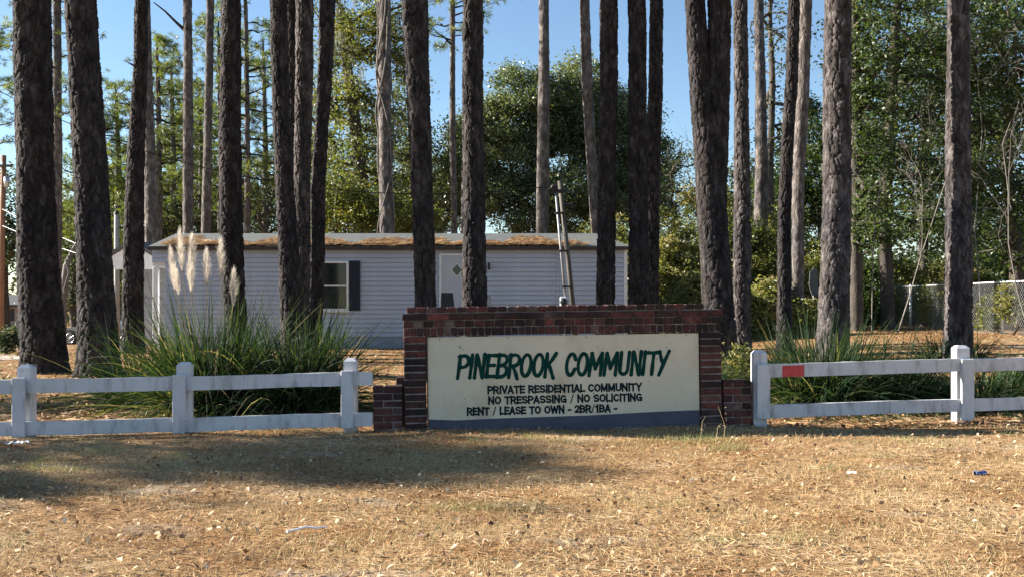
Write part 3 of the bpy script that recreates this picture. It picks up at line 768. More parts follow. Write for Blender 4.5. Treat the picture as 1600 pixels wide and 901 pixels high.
# left background
HW('dull green tree behind the drive, left of the massive far-left pine', 10, 70, 250,
   [(5, 330, 60, 70, 0, 3), (60, 370, 60, 70, 0, 3), (-60, 340, 60, 80, 0, 3)], 150, 100, 0.24, 'leaf_grey', 0.25, 13, clump_r=0.9)
HW('dull green tree behind the leaning pole, between the two massive left pines', 120, 62, 280,
   [(115, 370, 50, 80, 0, 3), (165, 360, 50, 70, 0, 3), (110, 440, 50, 40, 0, 2)], 150, 110, 0.22, 'leaf_grey', 0.25, 14, clump_r=0.85)
HW('dull green tree low behind the porch roof', 215, 58, 300,
   [(200, 400, 50, 60, 0, 2.5), (250, 350, 60, 40, 0, 2.5), (320, 340, 60, 35, 0, 2.5)], 120, 100, 0.2, 'leaf_grey', 0.2, 15, clump_r=0.8)
HW('small bare-limbed tree in the sky gap left of the dark trunk cluster', 414, 55, 260,
   [(410, 310, 30, 40, 0, 1.5)], 50, 14, 0.16, 'leaf_grey', 0.12, 16, clump_r=0.5)

# vine-grown thicket and shrubs: (px, Y, half width px, height px, material, label)
TH = [
 (1010, 33, 50, 200, 'leaf_thicket', 'yellow-green thicket right beside the right end of the trailer'),
 (1062, 31, 52, 250, 'leaf_thicket', 'tall vine-grown thicket between the close pine pair and the forked pine'),
 (1115, 40, 70, 240, 'leaf_yellow', 'yellow-green thicket behind the forked pine'),
 (1235, 39, 60, 190, 'leaf_thicket', 'olive thicket between the slim right-leaning pine and the plated pine'),
 (960, 38, 60, 200, 'leaf_thicket', 'sunlit olive thicket behind the right end of the trailer roof'),
 (1095, 28, 40, 110, 'leaf_thicket', 'low olive shrub behind the foot of the forked pine'),
 (1172, 32, 48, 190, 'leaf_yellow', 'bright yellow-green thicket behind the pale straight pine'),
 (1200, 27, 36, 90, 'leaf_thicket', 'low sunlit shrub right of the pale straight pine'),
 (1262, 31, 40, 130, 'leaf_thicket', 'olive shrub behind the slim right-leaning pine'),
 (1395, 36, 55, 120, 'leaf_dark', 'dark shrub behind the near end of the wire fence line'),
 (1455, 40, 60, 130, 'leaf_dark', 'dark shrub beyond the wire fence, left of the far-right pine'),
 (1535, 38, 60, 150, 'leaf_dark', 'dark shrub beyond the wire fence, right of the far-right pine'),
 (1610, 34, 60, 150, 'leaf_dark', 'dark shrub beyond the wire fence at the right edge'),
 (1300, 42, 60, 140, 'leaf_dark', 'dark shrub far behind the thick plated pine'),
 (1225, 44, 60, 120, 'leaf_thicket', 'olive shrub far behind the slim right-leaning pine'),
 (1405, 34, 45, 120, 'leaf_thicket', 'yellow-green brush behind the dead twigs at the right'),
 (1490, 35, 60, 110, 'leaf_thicket', 'yellow-green brush along the far side of the wire fence'),
 (1345, 33, 36, 110, 'leaf_dark', 'dark shrub right of the thick plated pine'),
]
for i, (px, Y, w, h, m, lab) in enumerate(TH):
    b = ground_at(px, Y); wm = w * Y / F; hm = h * Y / F
    hardwood(lab, b, hm * 0.6, [(b[0], Y, b[2] + hm * 0.45, wm, wm * 0.7, hm * 0.5), (b[0] + wm * 0.3, Y - 0.3, b[2] + hm * 0.25, wm * 0.9, wm * 0.7, hm * 0.3)],
             140, 170, 0.11, m, 0.06, 40 + i, clump_r=0.36, name='shrub', group='shrubs and thicket at the back', cat_='shrub', minz=0.1, edge=0.6)
SM = [
 (1272, 26.4, 24, 75, 'leaf_thicket', 0.09, 'small olive shrub in front of the grey metal sheet'),
 (1150, 14.5, 26, 62, 'leaf_thicket', 0.07, 'small brown-leaved shrub at the foot of the forked pine'),
 (1575, 25.5, 20, 85, 'leaf_thicket', 0.08, 'green vine growing up the wire fence at the right edge'),
 (1545, 27.0, 18, 60, 'leaf_yellow', 0.08, 'light green vine on the wire fence right of the far-right pine'),
 (1455, 30.5, 26, 75, 'leaf_thicket', 0.08, 'olive vine on the wire fence left of the far-right pine'),
 (1590, 12.6, 45, 50, 'leaf_dark', 0.07, 'low dark shrub behind the right end of the white fence'),
 (12, 24, 16, 45, 'leaf_grey', 0.08, 'small round shrub at the left edge by the sandy drive'),
]
for i, (px, Y, w, h, m, ls, lab) in enumerate(SM):
    b = ground_at(px, Y); wm = w * Y / F; hm = h * Y / F
    hardwood(lab, b, hm * 0.6, [(b[0], Y, b[2] + hm * 0.5, wm, min(wm, 0.35), hm * 0.5)], 45, 40, ls, m, 0.025, 70 + i, clump_r=0.16, name='shrub', group='low shrubs', cat_='shrub', minz=0.03, edge=0.6, thin=0.006)
# far-off wood that closes the view
def far_wood():
    n = 52000
    x = rng.uniform(-95, 110, n); y = rng.uniform(78, 105, n)
    h = 5.5 + 2.0 * np.sin(x * 0.21) + 1.5 * np.sin(x * 0.53 + 1) + 5 * sstep(20, 40, x) + 1.2 * np.sin(x * 1.3 + y)
    h = h + 3.0 * np.exp(-((x - 2) / 14) ** 2)
    z = rng.uniform(0, 1, n) ** 0.8 * h - 1.2
    y = np.where((x < -38) & (x > -80), y + 36, y)      # behind the far house
    lump = np.sin(x * 1.7) * np.sin(z * 1.9 + x) + 0.4 * np.sin(y)
    k = lump > -0.75
    V, Fc = leaves(np.stack([x, y, z], -1)[k], 0.5, 0.3)
    tag(link('far_wood', mesh('far_wood', V, Fc, False, rng.uniform(0, 1, len(Fc))), M['leaf_far']), 'far-off dull green wood closing the view behind the trees', 'wood', kind='stuff')
far_wood()

# bare dead twigs, right
def bare(label, base, d0, length, depth, seed, r0, m='twig', name='dead_tree', spread=0.6):
    r = np.random.default_rng(seed)
    A, B, ra, rb = [], [], [], []
    def grow(p, d, l, rad, k):
        steps = 4
        q = p
        for s in range(steps):
            d = d + r.normal(0, 0.11, 3); d = d / np.linalg.norm(d)
            e = q + d * l / steps
            A.append(q); B.append(e); ra.append(rad * (1 - 0.12 * s)); rb.append(rad * (1 - 0.12 * (s + 1)))
            if k > 0 and (s > 0 or k < depth):
                for _ in range(r.integers(0, 3)):
                    v = d + r.normal(0, spread, 3); v = v / np.linalg.norm(v)
                    grow(e, v, l * r.uniform(0.4, 0.62), max(rad * 0.5, 0.004), k - 1)
            q = e
    grow(np.array(base, float), np.array(d0, float) / np.linalg.norm(d0), length, r0, depth)
    root = thing(name, base, label, 'tree', 'bare dead trees')
    V, Fc = segs(np.array(A), np.array(B), np.array(ra), np.array(rb), 4)
    part('trunk', V[:32], Fc[:16], M[m], root)
    part('branches', V[32:], Fc[16:] - 32, M[m], root)
    return root
bare('pale tangle of dead twigs hanging low between the plated pine and the far-right pine', ground_at(1402, 26), (0.0, 0, 1), 4.2, 4, 3, 0.02)
bare('pale dead sapling arching right of the plated pine', ground_at(1362, 27), (0.05, 0, 1), 4.4, 4, 5, 0.016)
bare('pale dead branches reaching across the right edge', ground_at(1610, 24), (-0.12, 0, 1), 5.0, 4, 8, 0.02)
bare('pale leafless tree reaching up right of the far-right pine', ground_at(1535, 28), (-0.02, 0, 1), 6.0, 4, 12, 0.022)
bare('grey leafless twigs above the thicket left of the forked pine', ground_at(1066, 44), (0, 0, 1), 6.0, 3, 13, 0.05)
# vine-draped snag on the left
sn = thing('dead_tree', ground_at(98, 44), 'pale leaning snag of a dead tree behind the silver car', 'tree', 'bare dead trees')
b = ground_at(98, 44)
V, Fc = tube([b - [0, 0, 0.1], P(99, 480, 44), P(101, 440, 44), P(104, 415, 44), P(112, 395, 44), P(121, 377, 44), P(128, 368, 44)], [0.17, 0.15, 0.16, 0.14, 0.09, 0.06, 0.03], 9)
part('trunk', V, Fc, M['twig'], sn, True)
for k in range(4):
    t = np.linspace(0, 1, 14); q0 = P(106 + 3 * k, 405 - k * 6, 44)
    V, Fc = tube(np.stack([q0[0] + 0.25 * np.sin(t * 3 + k) * t, 44 - 0.2 + 0 * t, q0[2] - t * (1.2 + 0.3 * k)], -1), 0.025, 5)
    part('vine', V, Fc, M['twig'], sn, True)

# ------------------------------------------------------------------ mobile home
TY = 26.7
TX0, TX1, TXR = -9.65, -9.30, 3.09
home = thing('mobile_home', (-3, TY, 0.0), 'long white mobile home with pine straw on its low grey roof', 'mobile home')
HB = np.array(home.location)
def hpart(name, mb, m, parent=home, smooth=False):
    V, f = mb.arr()
    return part(name, V, f, m, parent, smooth)
zb, zs0, ze = -0.25, 0.34, 2.69
DEP = 4.2
hpart('core_wall', MB().box(TX1 + 0.03, TXR - 0.03, TY + 0.05, TY + DEP, zb, ze - 0.02), M['siding'])
hpart('skirting', MB().box(TX1 + 0.01, TXR - 0.01, TY + 0.02, TY + 0.045, zb, zs0 + 0.02), M['skirt'])
nb = 19; bh = (ze - zs0) / nb
def lap(x0, x1):
    # tapered board, thick at its lower edge
    return MB().add([(x0, -0.046, 0), (x1, -0.046, 0), (x1, 0.02, 0), (x0, 0.02, 0), (x0, -0.008, bh - 0.002), (x1, -0.008, bh - 0.002), (x1, 0.02, bh - 0.002), (x0, 0.02, bh - 0.002)],
                    [(0, 3, 2, 1), (4, 5, 6, 7), (0, 1, 5, 4), (2, 3, 7, 6), (0, 4, 7, 3), (1, 2, 6, 5)])
V, f = lap(TX1, TXR - 0.09).arr(); lap_me = mesh('siding_board', V - [HB[0], 0, 0], f)
V, f = lap(TX0, TXR - 0.09).arr(); lap_up = mesh('siding_board', V - [HB[0], 0, 0], f)
for i in range(nb):
    z = zs0 + i * bh
    link('siding_board', lap_up if z > 2.22 else lap_me, M['siding'], home, (0, 0.03 - 0.0, z))
for x_ in (-5.6, -1.9, 1.2):
    hpart('siding_seam', MB().box(x_, x_ + 0.025, TY - 0.026, TY + 0.03, zs0, ze - 0.06), M['siding'])
hpart('corner_trim', MB().box(TXR - 0.09, TXR, TY - 0.012, TY + 0.09, zs0, ze), M['trim'])
# right and left end walls get boards too (seen from a step aside)
hpart('end_wall', MB().box(TXR - 0.03, TXR - 0.004, TY + 0.09, TY + DEP, zb, ze), M['siding'])
# porch corner at the left end
hpart('porch_header', MB().box(TX0, TX1, TY + 0.05, TY + 0.16, 2.2, ze), M['trim'])
hpart('porch_header', MB().box(TX0, TX0 + 0.1, TY + 0.165, TY + DEP, 2.2, ze), M['trim'])
hpart('porch_post', MB().bbox(TX0 + 0.005, TX0 + 0.14, TY + 0.03, TY + 0.15, -0.1, 2.198, 0.008), M['trim'])
hpart('porch_post', MB().bbox(TX0 + 0.01, TX0 + 0.11, TY + 2.0, TY + 2.1, -0.1, 2.198, 0.008), M['trim'])
hpart('porch_floor', MB().box(TX0, TX1 + 0.02, TY + 0.16, TY + DEP, 0.2, 0.32), M['timber'])
# roof: gable with a short hip at the right end
ry0, ry1, zr = TY - 0.12, TY + DEP + 0.12, 3.24
rm = (ry0 + ry1) / 2
rx0, rx1 = TX0 - 0.06, TXR + 0.08
rv = [(rx0, ry0, ze + 0.05), (rx1, ry0, ze + 0.05), (rx1, ry1, ze + 0.05), (rx0, ry1, ze + 0.05), (rx0, rm, zr), (rx1 - 0.75, rm, zr),
      (rx0, ry0, ze + 0.0), (rx1, ry0, ze + 0.0), (rx1, ry1, ze + 0.0), (rx0, ry1, ze + 0.0)]
rf = [(0, 1, 5, 4), (1, 2, 5), (2, 3, 4, 5), (3, 0, 4), (0, 6, 7, 1), (1, 7, 8, 2), (2, 8, 9, 3), (3, 9, 6, 0), (6, 9, 8, 7)]
roof = hpart('roof', MB().add(rv, rf), M['roof'])
hpart('fascia', MB().box(rx0 - 0.004, rx1 + 0.004, ry0 - 0.025, ry0 - 0.003, ze - 0.05, ze + 0.045), M['fascia'], roof)
# pine straw lying on the front slope
def roof_z(y): return ze + 0.05 + (y - ry0) / (rm - ry0) * (zr - ze - 0.05)
n = 16000
x = rng.uniform(-9.4, 2.0, n); v = rng.beta(1.1, 2.2, n)
lim = 0.5 + 0.28 * np.sin(x * 1.9 + 0.4) + 0.2 * np.sin(x * 4.7) + 0.12 * np.sin(x * 9.1)
lim = lim * np.where(x > 1.2, 0.5, 1)
k = (v < np.clip(lim, 0.1, 0.92)); x = x[k]; v = v[k]; n = len(x)
y = ry0 + 0.01 + v * (rm - ry0 - 0.1); z = roof_z(y) + rng.uniform(0.008, 0.09, n) * (1 - v) + 0.006
a = rng.uniform(0, np.pi, n); d = np.stack([np.cos(a), np.sin(a) * 0.8, np.sin(a) * 0.2 + rng.normal(0, 0.12, n)], -1) * rng.uniform(0.09, 0.16, n)[:, None]
s = np.stack([-np.sin(a), np.cos(a), np.full(n, 0.25)], -1) * 0.011
c = np.stack([x, y, z], -1)
so = part('pine_straw', np.stack([c - d, c + s, c + d, c - s], 1).reshape(-1, 3), np.arange(4 * n).reshape(-1, 4), M['straw'], home, var=rng.uniform(0.2, 0.8, n))
tag(so, kind='stuff')
# mats of matted straw: low mounds
for mx0, mx1, vmax in ((-9.2, -6.6, 0.55), (-5.6, -3.4, 0.35), (-3.9, 0.2, 0.5), (-0.4, 1.4, 0.45)):
    gxm, gym = np.meshgrid(np.linspace(0, 1, 40), np.linspace(0, 1, 14))
    X = mx0 + gxm * (mx1 - mx0); edge_ = np.clip(np.sin(gxm * np.pi), 0, 1) ** 0.5 * (0.75 + 0.25 * np.sin(gxm * 17 + mx0))
    Y_ = ry0 + 0.006 + gym * vmax * edge_ * (rm - ry0)
    Z = roof_z(Y_) + 0.012 + 0.05 * np.sin(gxm * np.pi) * (1 - gym) * (0.7 + 0.3 * np.sin(gxm * 31)) + rng.uniform(0, 0.012, gxm.shape)
    ii = np.arange(40 * 14).reshape(14, 40)
    Fm = np.stack([ii[:-1, :-1], ii[:-1, 1:], ii[1:, 1:], ii[1:, :-1]], -1).reshape(-1, 4)
    part('straw_mat', np.stack([X, Y_, Z], -1), Fm, M['straw'], home, var=rng.uniform(0.3, 0.8, len(Fm)))
# window with shutters
def window(root, x0, x1, z0, z1, y, fr=0.055, two=True):
    w = MB()
    w.box(x0, x0 + fr, y - 0.045, y, z0, z1).box(x1 - fr, x1, y - 0.045, y, z0, z1).box(x0 + fr, x1 - fr, y - 0.043, y, z1 - fr, z1).box(x0 + fr, x1 - fr, y - 0.043, y, z0, z0 + fr)
    fo = hpart('window', w, M['trim'], root)
    zm = (z0 + z1) / 2
    hpart('sash_bar', MB().box(x0 + fr, x1 - fr, y - 0.04, y - 0.006, zm - 0.02, zm + 0.02), M['trim'], fo)
    for a_, b_ in ((z0 + fr, zm - 0.02), (zm + 0.02, z1 - fr)):
        hpart('pane', MB().box(x0 + fr, x1 - fr, y - 0.018, y - 0.01, a_, b_), M['glass'], fo)
    hpart('sill', MB().box(x0 - 0.03, x1 + 0.03, y - 0.07, y - 0.002, z0 - 0.04, z0 - 0.002), M['trim'], fo)
wy = TY - 0.006
wx0, wx1 = (499 - 800) / F * TY, (545 - 800) / F * TY
window(home, wx0, wx1, 1.03, 2.35, wy)
def shutter(x0, x1, z0, z1):
    so_ = hpart('shutter', MB().box(x0, x0 + 0.04, wy - 0.04, wy, z0, z1).box(x1 - 0.04, x1, wy - 0.04, wy, z0, z1).box(x0 + 0.04, x1 - 0.04, wy - 0.02, wy - 0.002, z0, z1), M['shutter'])
    for q in range(20):
        z = z0 + 0.03 + q * (z1 - z0 - 0.06) / 20
        hpart('slat', MB().add([(x0 + 0.04, wy - 0.037, z), (x1 - 0.04, wy - 0.037, z), (x1 - 0.04, wy - 0.021, z + 0.05), (x0 + 0.04, wy - 0.021, z + 0.05)], [(0, 1, 2, 3)]), M['shutter'], so_)
shutter(wx1 + 0.02, wx1 + 0.31, 1.03, 2.36)
shutter(wx0 - 0.31, wx0 - 0.02, 1.03, 2.36)
# door with a diamond light
dx0, dx1 = (690 - 800) / F * TY, (690 - 800) / F * TY + 0.86
hpart('door_frame', MB().box(dx0 - 0.06, dx0, wy - 0.04, wy, 0.42, 2.55).box(dx1, dx1 + 0.06, wy - 0.04, wy, 0.42, 2.55).box(dx0, dx1, wy - 0.04, wy, 2.49, 2.55), M['trim'])
dr = hpart('door', MB().box(dx0 + 0.012, dx1 - 0.012, wy - 0.02, wy - 0.002, 0.42, 2.478), M['door'])
dc, dzc = (714 - 800) / F * TY, 2.11
def diamond(r_, y0, y1): return MB().prism([(dc - r_, dzc), (dc, dzc - r_ * 1.15), (dc + r_, dzc), (dc, dzc + r_ * 1.15)], y0, y1)
hpart('diamond_frame', diamond(0.165, wy - 0.03, wy - 0.021), M['trim'], dr)
hpart('diamond_pane', diamond(0.135, wy - 0.036, wy - 0.031), M['glass'], dr)
hpart('door_knob', MB().tube([(dx1 - 0.09, wy - 0.02, 1.42), (dx1 - 0.09, wy - 0.07, 1.42)], [0.025, 0.03], 10), M['galv'], dr)
lx = (764 - 800) / F * TY
hpart('porch_light', MB().bbox(lx - 0.03, lx + 0.03, wy - 0.1, wy - 0.004, 2.12, 2.3, 0.01), M['dark'])
hpart('door_step', MB().box(dx0 - 0.3, dx1 + 0.4, TY - 1.2, TY - 0.06, 0.0, 0.36), M['polegrey'])
# small entrance canopy left of the home
cp = thing('entrance_canopy', (-11.3, 31, 0), 'small white gabled entrance canopy behind the left end of the mobile home', 'canopy')
V, f = MB().prism([(-12.35, 2.55), (-11.5, 3.05), (-10.6, 2.55), (-10.6, 2.63), (-11.5, 3.14), (-12.35, 2.63)], 30, 32.4).arr(); part('canopy_roof', V, f, M['roof'], cp)
V, f = MB().prism([(-12.25, 2.25), (-10.7, 2.25), (-10.7, 2.56), (-11.5, 3.0), (-12.25, 2.56)], 30.1, 30.16).arr(); part('gable_board', V, f, M['trim'], cp)
for x_ in (-12.2, -10.75):
    V, f = MB().bbox(x_, x_ + 0.09, 30.05, 30.14, -0.1, 2.24, 0.006).arr(); part('post', V, f, M['trim'], cp)
V, f = MB().box(-12.2, -10.7, 32.2, 32.3, 0.0, 2.5).arr(); part('back_wall', V, f, M['skirt'], cp)

# things in front of the trailer
bn = thing('folding_chair', ground_at(700, 24.5), 'black high-backed chair in front of the white door', 'chair')
bx, by, bz = bn.location
ft = bz
zt_ = CZ + (HOR - 457) / F * 24.5
def bpart(name, mb): 
    V, f = mb.arr(); return part(name, V, f, M['dark'], bn)
cx0 = bx - 0.2
bpart('backrest', MB().add([(cx0, by, ft + 0.55), (cx0 + 0.42, by, ft + 0.55), (cx0 + 0.31, by + 0.16, zt_), (cx0 + 0.02, by + 0.16, zt_), (cx0, by + 0.04, ft + 0.55), (cx0 + 0.42, by + 0.04, ft + 0.55), (cx0 + 0.31, by + 0.2, zt_), (cx0 + 0.02, by + 0.2, zt_)],
      [(0, 1, 2, 3), (7, 6, 5, 4), (0, 4, 5, 1), (1, 5, 6, 2), (2, 6, 7, 3), (3, 7, 4, 0)]))
bpart('seat', MB().bbox(cx0 - 0.02, cx0 + 0.44, by - 0.45, by + 0.02, ft + 0.5, ft + 0.55, 0.01))
for ax_, ay_ in ((0, -0.42), (0.4, -0.42), (0, 0), (0.4, 0)):
    bpart('leg', MB().tube([(cx0 + ax_ + 0.01, by + ay_, ft + 0.51), (cx0 + ax_ + 0.01, by + ay_, ft - 0.02)], 0.02, 8))
lb = thing('leaning_board', ground_at(765, 24.8), 'pale board leaning beside the door, right of the dark pine', 'board')
q = np.array(lb.location)
V, f = MB().add([(q[0] - 0.03, q[1], q[2]), (q[0] + 0.13, q[1], q[2]), (q[0] + 0.02, q[1] + 0.6, 1.42), (q[0] - 0.08, q[1] + 0.6, 1.45), (q[0] - 0.03, q[1] + 0.03, q[2]), (q[0] + 0.13, q[1] + 0.03, q[2]), (q[0] + 0.02, q[1] + 0.63, 1.42), (q[0] - 0.08, q[1] + 0.63, 1.45)],
      [(0, 1, 2, 3), (7, 6, 5, 4), (0, 4, 5, 1), (1, 5, 6, 2), (2, 6, 7, 3), (3, 7, 4, 0)]).arr()
part('plank', V, f, M['polegrey'], lb)

# service pole with conduit and meter
SY = 22.0
sp = thing('service_pole', ground_at(903, SY), 'leaning wooden service pole with grey conduit and weatherhead in front of the trailer', 'pole')
b0 = ground_at(904, SY); t0 = P(874.5, 283, SY)
V, f = MB().tube([b0 - [0, 0, 0.1], b0 + (t0 - b0) * 0.5, t0], [0.062, 0.056, 0.048], 12).arr(); part('post', V, f, M['polewood'], sp, True)
c0 = P(890, 545, SY) - [0, 0.13, 0]; c1 = P(868, 300, SY) - [0, 0.1, 0]
cm = P(883, 468, SY) - [0, 0.13, 0]
V, f = MB().tube([cm, cm + (c1 - cm) * 0.5, c1], 0.028, 10).arr(); cd = part('conduit', V, f, M['conduit'], sp, True)
for t in (0.12, 0.45, 0.8):
    p_ = cm + (c1 - cm) * t
    V, f = MB().bbox(p_[0] - 0.06, p_[0] + 0.16, p_[1] - 0.055, p_[1] + 0.07, p_[2] - 0.02, p_[2] + 0.02, 0.004).arr(); part('strap', V, f, M['dark'], cd)
wh = c1
V, f = MB().tube([wh, wh + [0, -0.01, 0.06], wh + [-0.02, -0.04, 0.11], wh + [-0.06, -0.06, 0.10], wh + [-0.09, -0.06, 0.06]], [0.042, 0.05, 0.055, 0.05, 0.04], 10).arr(); part('weatherhead', V, f, M['dark'], cd, True)
mz = P(880, 466, SY) - [0, 0.16, 0]
mb_ = MB().bbox(mz[0] - 0.08, mz[0] + 0.07, mz[1] - 0.08, mz[1] + 0.05, mz[2] - 0.42, mz[2] + 0.04, 0.02)
V, f = mb_.arr(); mo = part('meter_box', V, f, M['meter'], sp)
V, f = MB().tube([(mz[0], mz[1] - 0.081, mz[2] - 0.08), (mz[0], mz[1] - 0.19, mz[2] - 0.08)], [0.085, 0.075], 14).arr(); part('meter_dial', V, f, M['glass'], mo, True)
V, f = MB().tube([mz + [0.02, 0, -0.42], mz + [0.03, 0.0, -1.2]], 0.03, 8).arr(); part('conduit', V, f, M['conduit'], sp, True)
V, f = MB().box(t0[0] - 0.28, t0[0] + 0.16, t0[1] - 0.14, t0[1] - 0.07, t0[2] - 0.28, t0[2] - 0.2).arr(); part('cable_bracket', V, f, M['dark'], sp)
V, f = MB().tube([t0 + [0.1, -0.09, -0.52], t0 + [0.28, -0.1, -0.56]], [0.035, 0.045], 8).arr(); part('insulator', V, f, M['dark'], sp)

def wire(label, A, B, sag, r_, m='wire'):
    t = np.linspace(0, 1, 60)[:, None]
    pts = A + (B - A) * t; pts[:, 2] -= sag * 4 * (t * (1 - t))[:, 0]
    o = tag(link('overhead_wire', None), label, 'wire') if False else None
    V, Fc = tube(pts - A, r_, 6)
    ob = link('overhead_wire', mesh('overhead_wire', V, Fc, True), M[m], None, A)
    return tag(ob, label, 'wire', 'overhead wires')
wire('black service wire sagging from the left edge to the leaning service pole', P(-260, -20, 26), P(868, 291, SY) - [0, 0.12, 0], 1.9, 0.011)

# poles on the left
def wood_pole(label, px0, px1, top, Y, r_, m):
    g_ = ground_at(px0, Y); t_ = P(px1, top, Y)
    o = thing('utility_pole', g_, label, 'pole', 'poles at the left')
    V, f = MB().tube([g_ - [0, 0, 0.1], g_ + (t_ - g_) * 0.5, t_], [r_ * 1.2, r_ * 1.05, r_ * 0.9], 12).arr(); part('shaft', V, f, M[m], o, True)
    return o, t_
o, t_ = wood_pole('tall orange-brown utility pole at the left edge of the picture', 0, 6, 243, 50, 0.13, 'polebrown')
V, f = MB().box(t_[0] - 0.5, t_[0] + 0.5, t_[1] - 0.2, t_[1] - 0.1, t_[2] - 0.6, t_[2] - 0.48).arr(); ca = part('crossarm', V, f, M['polewood'], o)
for k in (-0.42, 0.0, 0.42):
    V, f = MB().tube([(t_[0] + k, t_[1] - 0.15, t_[2] - 0.48), (t_[0] + k, t_[1] - 0.15, t_[2] - 0.34)], [0.05, 0.035], 8).arr(); part('insulator', V, f, M['galv'], ca)
V, f = MB().tube([t_ + [0.2, -0.1, -1.6], t_ + [0.2, -0.1, -1.1]], 0.13, 12).arr(); part('transformer', V, f, M['galv'], o, True)
pole_b = t_
o, t2 = wood_pole('short grey pole left of the dark pine beside the porch', 183, 182, 334, 40, 0.1, 'polegrey')
V, f = MB().tube([t2 - [0, 0, 0.02], t2 + [0, 0, 0.1]], [0.12, 0.06], 12).arr(); part('cap', V, f, M['dark'], o)
wire('upper pale cable between the two left poles', P(2, 326, 50) , P(181, 405, 40), 0.1, 0.012, 'wirelight')
wire('lower pale cable between the two left poles', P(2, 352, 50) , P(181, 414, 40), 0.1, 0.012, 'wirelight')

# ------------------------------------------------------------------ brick sign
SA = np.array([-1.0, 9.25, -0.04]); SB = np.array([2.025, 9.55])
ang = math.atan2(SB[1] - SA[1], SB[0] - SA[0]); W = float(np.hypot(SB[0] - SA[0], SB[1] - SA[1]))
sign = thing('brick_sign', SA, 'red brick entrance sign with a cream board reading PINEBROOK COMMUNITY', 'sign', rot=(0, -0.0126, ang))
rb_ = np.random.default_rng(33)
brick_cache = {}
def brick(w, d, h):
    key = (round(w, 3), round(d, 3), round(h, 3), rb_.integers(0, 3))
    if key not in brick_cache:
        V, f = MB().bbox(-w / 2, w / 2, -d / 2, d / 2, -h / 2, h / 2, 0.006).arr()
        V = V + rb_.normal(0, 0.0016, V.shape)
        me = mesh('brick', V, f); me.materials.append(M['brick']); brick_cache[key] = me
    return brick_cache[key]
def lay(root, x0, x1, y0, y1, z0, z1, j=0.009):
    me = brick(x1 - x0 - j, y1 - y0 - j, z1 - z0 - j)
    o = link('brick', me, None, root, ((x0 + x1) / 2, (y0 + y1) / 2 + rb_.normal(0, 0.0025), (z0 + z1) / 2))
    o.rotation_euler = (rb_.normal(0, 0.006), rb_.normal(0, 0.006), rb_.normal(0, 0.008))
    return o
PW, D = 0.215, 0.21           # pier width, wall depth (front face at local y = 0)
CH = 0.0672
NC = 14
for x0, x1 in ((0.0, PW), (W - PW, W)):
    for i in range(NC):
        z = i * CH
        if i % 2 == 0:
            lay(sign, x0, x1, 0, D / 2, z, z + CH); lay(sign, x0, x1, D / 2, D, z, z + CH)
        else:
            lay(sign, x0, x1, 0, D / 2, z, z + CH); lay(sign, x0, x1, D / 2, D, z, z + CH)
    MB().box(x0 + 0.012, x1 - 0.012, 0.012, D - 0.012, -0.06, NC * CH).part('mortar', M['mortar'], sign)
zt = NC * CH                       # 0.941
# soldier row above the board
x = 0.0; z0, z1 = zt, zt + 0.078
n4 = 48
for i in range(n4):
    lay(sign, W * i / n4, W * (i + 1) / n4, 0, D, z0, z1, 0.008)
z2 = z1 + 0.068
n3 = 32
for i in range(n3):
    lay(sign, W * i / n3, W * (i + 1) / n3, -0.004, D + 0.004, z1, z2)
z3 = z2 + 0.068
n2 = 14
for i in range(n2):
    lay(sign, W * i / n2 - 0.012 * (i == 0), W * (i + 1) / n2 + 0.012 * (i == n2 - 1), -0.014, D / 2, z2, z3); lay(sign, W * i / n2, W * (i + 1) / n2, D / 2, D + 0.014, z2, z3)
z4 = z3 + 0.062
n1 = 30
for i in range(n1):
    a0 = 0.03 + (W - 0.2) * i / n1
    lay(sign, a0, a0 + (W - 0.2) / n1, -0.006, D + 0.006, z3, z4 - abs(rb_.normal(0, 0.003)), 0.011)
MB().box(0.012, W - 0.012, 0.014, D - 0.014, zt - 0.0, z3).part('mortar', M['mortar'], sign)
MB().box(0.045, W - 0.185, 0.014, D - 0.014, z3, z4 - 0.014).part('mortar', M['mortar'], sign)
# board
bx0, bx1 = PW + 0.012, W - PW - 0.008
py = 0.028
pz0, pz1 = 0.03, zt - 0.012
blu = [(bx0, 0.165), (bx0 + 0.25, 0.15), (bx0 + 0.6, 0.158), (bx0 + 1.1, 0.163), (bx0 + 1.5, 0.166), (bx0 + 1.9, 0.178), (bx0 + 2.2, 0.187), (bx1, 0.192)]
board = MB().box(bx0, bx1, py, py + 0.02, pz0, pz1).part('sign_board', M['panel'], sign)
tag(board, label='cream painted board with dark green lettering')
MB().prism([(bx0 + 0.001, pz0 - 0.02), (bx1 - 0.001, pz0 - 0.02)] + [(a, b) for a, b in blu[::-1]], py - 0.003, py - 0.0005).part('blue_band', M['blue'], board)
MB().box(bx0 - 0.011, bx0 - 0.001, py - 0.012, py + 0.05, pz0, pz1).part('edge_strip', M['timber'], sign)
for x_ in (bx0 + 0.1, (bx0 + bx1) / 2, bx1 - 0.1):
    MB().box(x_ - 0.04, x_ + 0.04, py + 0.022, py + 0.1, 0.0, zt - 0.01).part('back_stud', M['timber'], sign)
for x_, z_ in ((bx0 + 0.11, pz1 - 0.02), (bx0 + 0.75, pz1 - 0.018), (bx1 - 0.12, pz1 - 0.02), (bx0 + 1.5, pz1 - 0.02)):
    MB().tube([(x_, py - 0.004, z_), (x_, py, z_)], [0.004, 0.006], 8).part('screw', M['fascia'], board)
